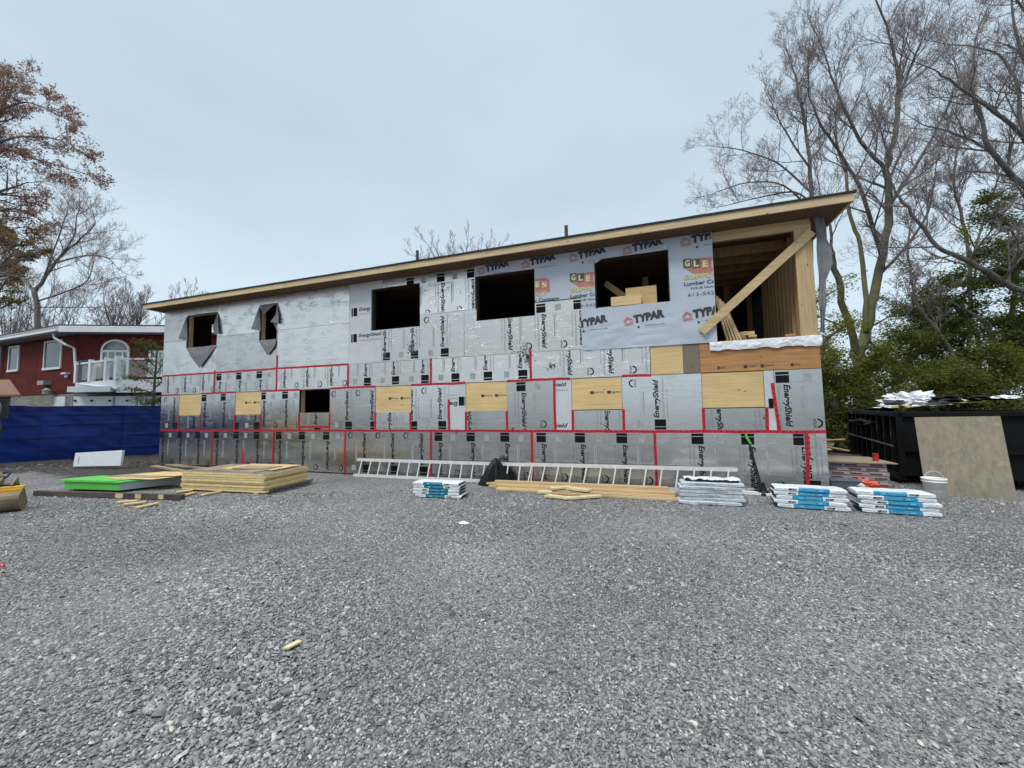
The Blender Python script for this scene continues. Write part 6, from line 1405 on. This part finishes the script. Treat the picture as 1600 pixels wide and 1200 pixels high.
Q, R_ = T.limb(pl(15.5, (-10, 470), (20, 420), (40, 385)), .05, .015, 6); T.dress(Q, R_, 7, .9, 3, .2, .1, .7, (6, 5, 4))
T.done('budding_tree', 'olive and brown budding tree below the red maple at the left edge', None, b)

# ------------------------------------------------------------------ evergreen trees and shrubs
def evergreen(px, ptop, wpx, dep, seed, m, label, dens=9000, size=.06, open_=.35, name='evergreen_tree', group='evergreen trees behind the container', flat=.35, zlow=.2, dz=0):
    r = random.Random(seed); g = np.random.default_rng(seed); b = base_at(px, dep); H = D(px, ptop, dep).z; rad = wpx/FPX*dep/2
    mb = MB(); tw = MB(); n = 8
    P = [Vector((b.x, b.y, 0))]+[Vector((b.x+r.uniform(-.12, .12)*k, b.y+r.uniform(-.1, .1)*k, H*k/n)) for k in range(1, n+1)]
    mb.tube(P, [max(.02, .13*(1-k/n)+.02) for k in range(n+1)], 8, 'bark')
    cl = []
    nb = 46
    for k in range(nb):
        t = (k+r.random())/nb; z = H*(zlow/H+(1-zlow/H)*t); env = math.sin(min(1, (1-t)*1.35+.12)*math.pi/2)*(.75+.25*math.sin(t*17+seed)); a = r.uniform(0, 6.283); L_ = rad*env*r.uniform(.7, 1.12)
        i = min(n-1, int(z/H*n)); p = P[i].lerp(P[i+1], z/H*n-i); d_ = Vector((math.cos(a), math.sin(a), r.uniform(.0, .45))); q = p+d_*L_
        tw.tube([p, p.lerp(q, .5)+Vector((0, 0, .04)), q], [.022, .014, .006], 4, 'bark', cap=False)
        for j in range(7):
            s_ = r.uniform(.3, 1.05); c = p.lerp(q, s_)+Vector((r.gauss(0, .14), r.gauss(0, .14), r.gauss(0, .12))); cl.append((c, .10+.17*r.random()*(1.15-s_*.4)))
    keep = [c for c in cl if r.random() > open_*.5]; per = max(8, dens//len(keep)); pts = []
    for c, s_ in keep: pts.append(np.array(tuple(c))+g.normal(0, 1, (per, 3))*np.array([s_, s_, s_*.62]))
    pts = np.concatenate(pts)
    root = empty(name, label, 'tree', tuple(b), group); mb.add(tw.v, tw.f, 'bark'); under(root, mb, 'trunk', smooth=True)
    o = leafcloud(pts, size, m, 'crown', seed*7+1, flat, shape=(.42, 1.0)); o.parent = root; o.matrix_parent_inverse = Matrix.Translation(root.location).inverted()
specs = [(1395, 455, 80, 18.0, 'yellowgreen', 'loose yellow green tree between the trunks behind the cedars', 4500, .045, 1.3), (1470, 400, 110, 19.0, 'cedar', 'tall loose olive tree behind the container', 6500, .05, 1.2), (1535, 360, 110, 18.0, 'cedar', 'tall airy olive tree left of the tallest evergreen', 6500, .05, 1.2), (1292, 455, 70, 15.5, 'yellowgreen', 'yellow green young tree right beside the building corner', 9000, .05, .8), (1318, 500, 60, 14.5, 'yellowgreen', 'second yellow green bush before the mossy trunk', 5000, .05, .9),
    (1310, 555, 70, 14.0, 'cedar', 'lower green cedar at the foot of the building corner', 9000, .055, .3), (1358, 545, 80, 13.6, 'cedar', 'dense green cedar hiding the foot of the mossy trunk', 12000, .055, .2),
    (1405, 515, 95, 15.0, 'cedar', 'olive cedar behind the heaped white sheet', 12000, .055, .35), (1450, 480, 100, 16.5, 'dark_ever', 'taller dark cedar behind the middle of the container', 12000, .06, .45),
    (1500, 425, 120, 15.0, 'dark_ever', 'dark evergreen behind the leaning plywood', 13000, .06, .45), (1552, 385, 125, 14.0, 'dark_ever', 'tall dark evergreen near the right edge', 15000, .06, .55),
    (1605, 300, 130, 15.5, 'dark_ever', 'tallest dark evergreen at the right edge', 16000, .06, .75), (1575, 540, 90, 12.5, 'cedar', 'bright olive cedar low at the right edge', 11000, .05, .3),
    (1515, 560, 90, 13.0, 'cedar', 'low olive cedar above the right part of the container', 11000, .05, .3), (1460, 575, 80, 13.5, 'cedar', 'low olive cedar above the pale board on the container', 10000, .05, .3), (1650, 430, 120, 13, 'dark_ever', 'dark evergreen cut by the right edge of the view', 12000, .06, .4)]
for k, (px, pt_, wp, dp_, m, lab, dn, sz, op) in enumerate(specs): evergreen(px, pt_, wp*1.15, dp_, 100+k, m, lab, int(dn*(1.35 if m == 'dark_ever' else 1.05)), sz*.85, op+(.0 if m == 'dark_ever' else .15))
# sparse conifer in front of the red house balcony
def sparse():
    b = base_at(236, 17.3); root = empty('sparse_conifer', 'sparse dark conifer before the glass balcony of the red house', 'tree', tuple(b)); r = random.Random(5); mb = MB(); tw = MB(); pts = []; g = np.random.default_rng(6)
    P = [b, *pl(17.3, (240, 620), (243, 580), (246, 545))]; mb.tube(P, [.09, .06, .04, .02], 8, 'bark')
    for (px, py), (qx, qy) in (((243, 600), (200, 588)), ((243, 590), (205, 562)), ((245, 575), (208, 545)), ((245, 560), (215, 532)), ((246, 550), (228, 530)), ((242, 610), (210, 625)), ((242, 625), (222, 640)), ((244, 585), (262, 560)), ((243, 605), (262, 590)), ((242, 628), (262, 620)), ((243, 615), (195, 606))):
        p, q = D(px, py, 17.3), D(qx, qy, 17.3-r.uniform(-.6, .9)); tw.tube([p, p.lerp(q, .5)+Vector((0, 0, .06)), q], [.025, .015, .007], 5, 'bark', cap=False)
        for j in range(9): t = r.uniform(.3, 1.0); c = p.lerp(q, t); pts.append(np.array(tuple(c))+g.normal(0, 1, (28, 3))*np.array([.14, .14, .07]))
    mb.add(tw.v, tw.f, 'bark'); under(root, mb, 'trunk'); o = leafcloud(np.concatenate(pts), .045, 'dark_ever', 'crown', 77, .3, shape=(.35, 1)); o.parent = root; o.matrix_parent_inverse = Matrix.Translation(root.location).inverted()
sparse()
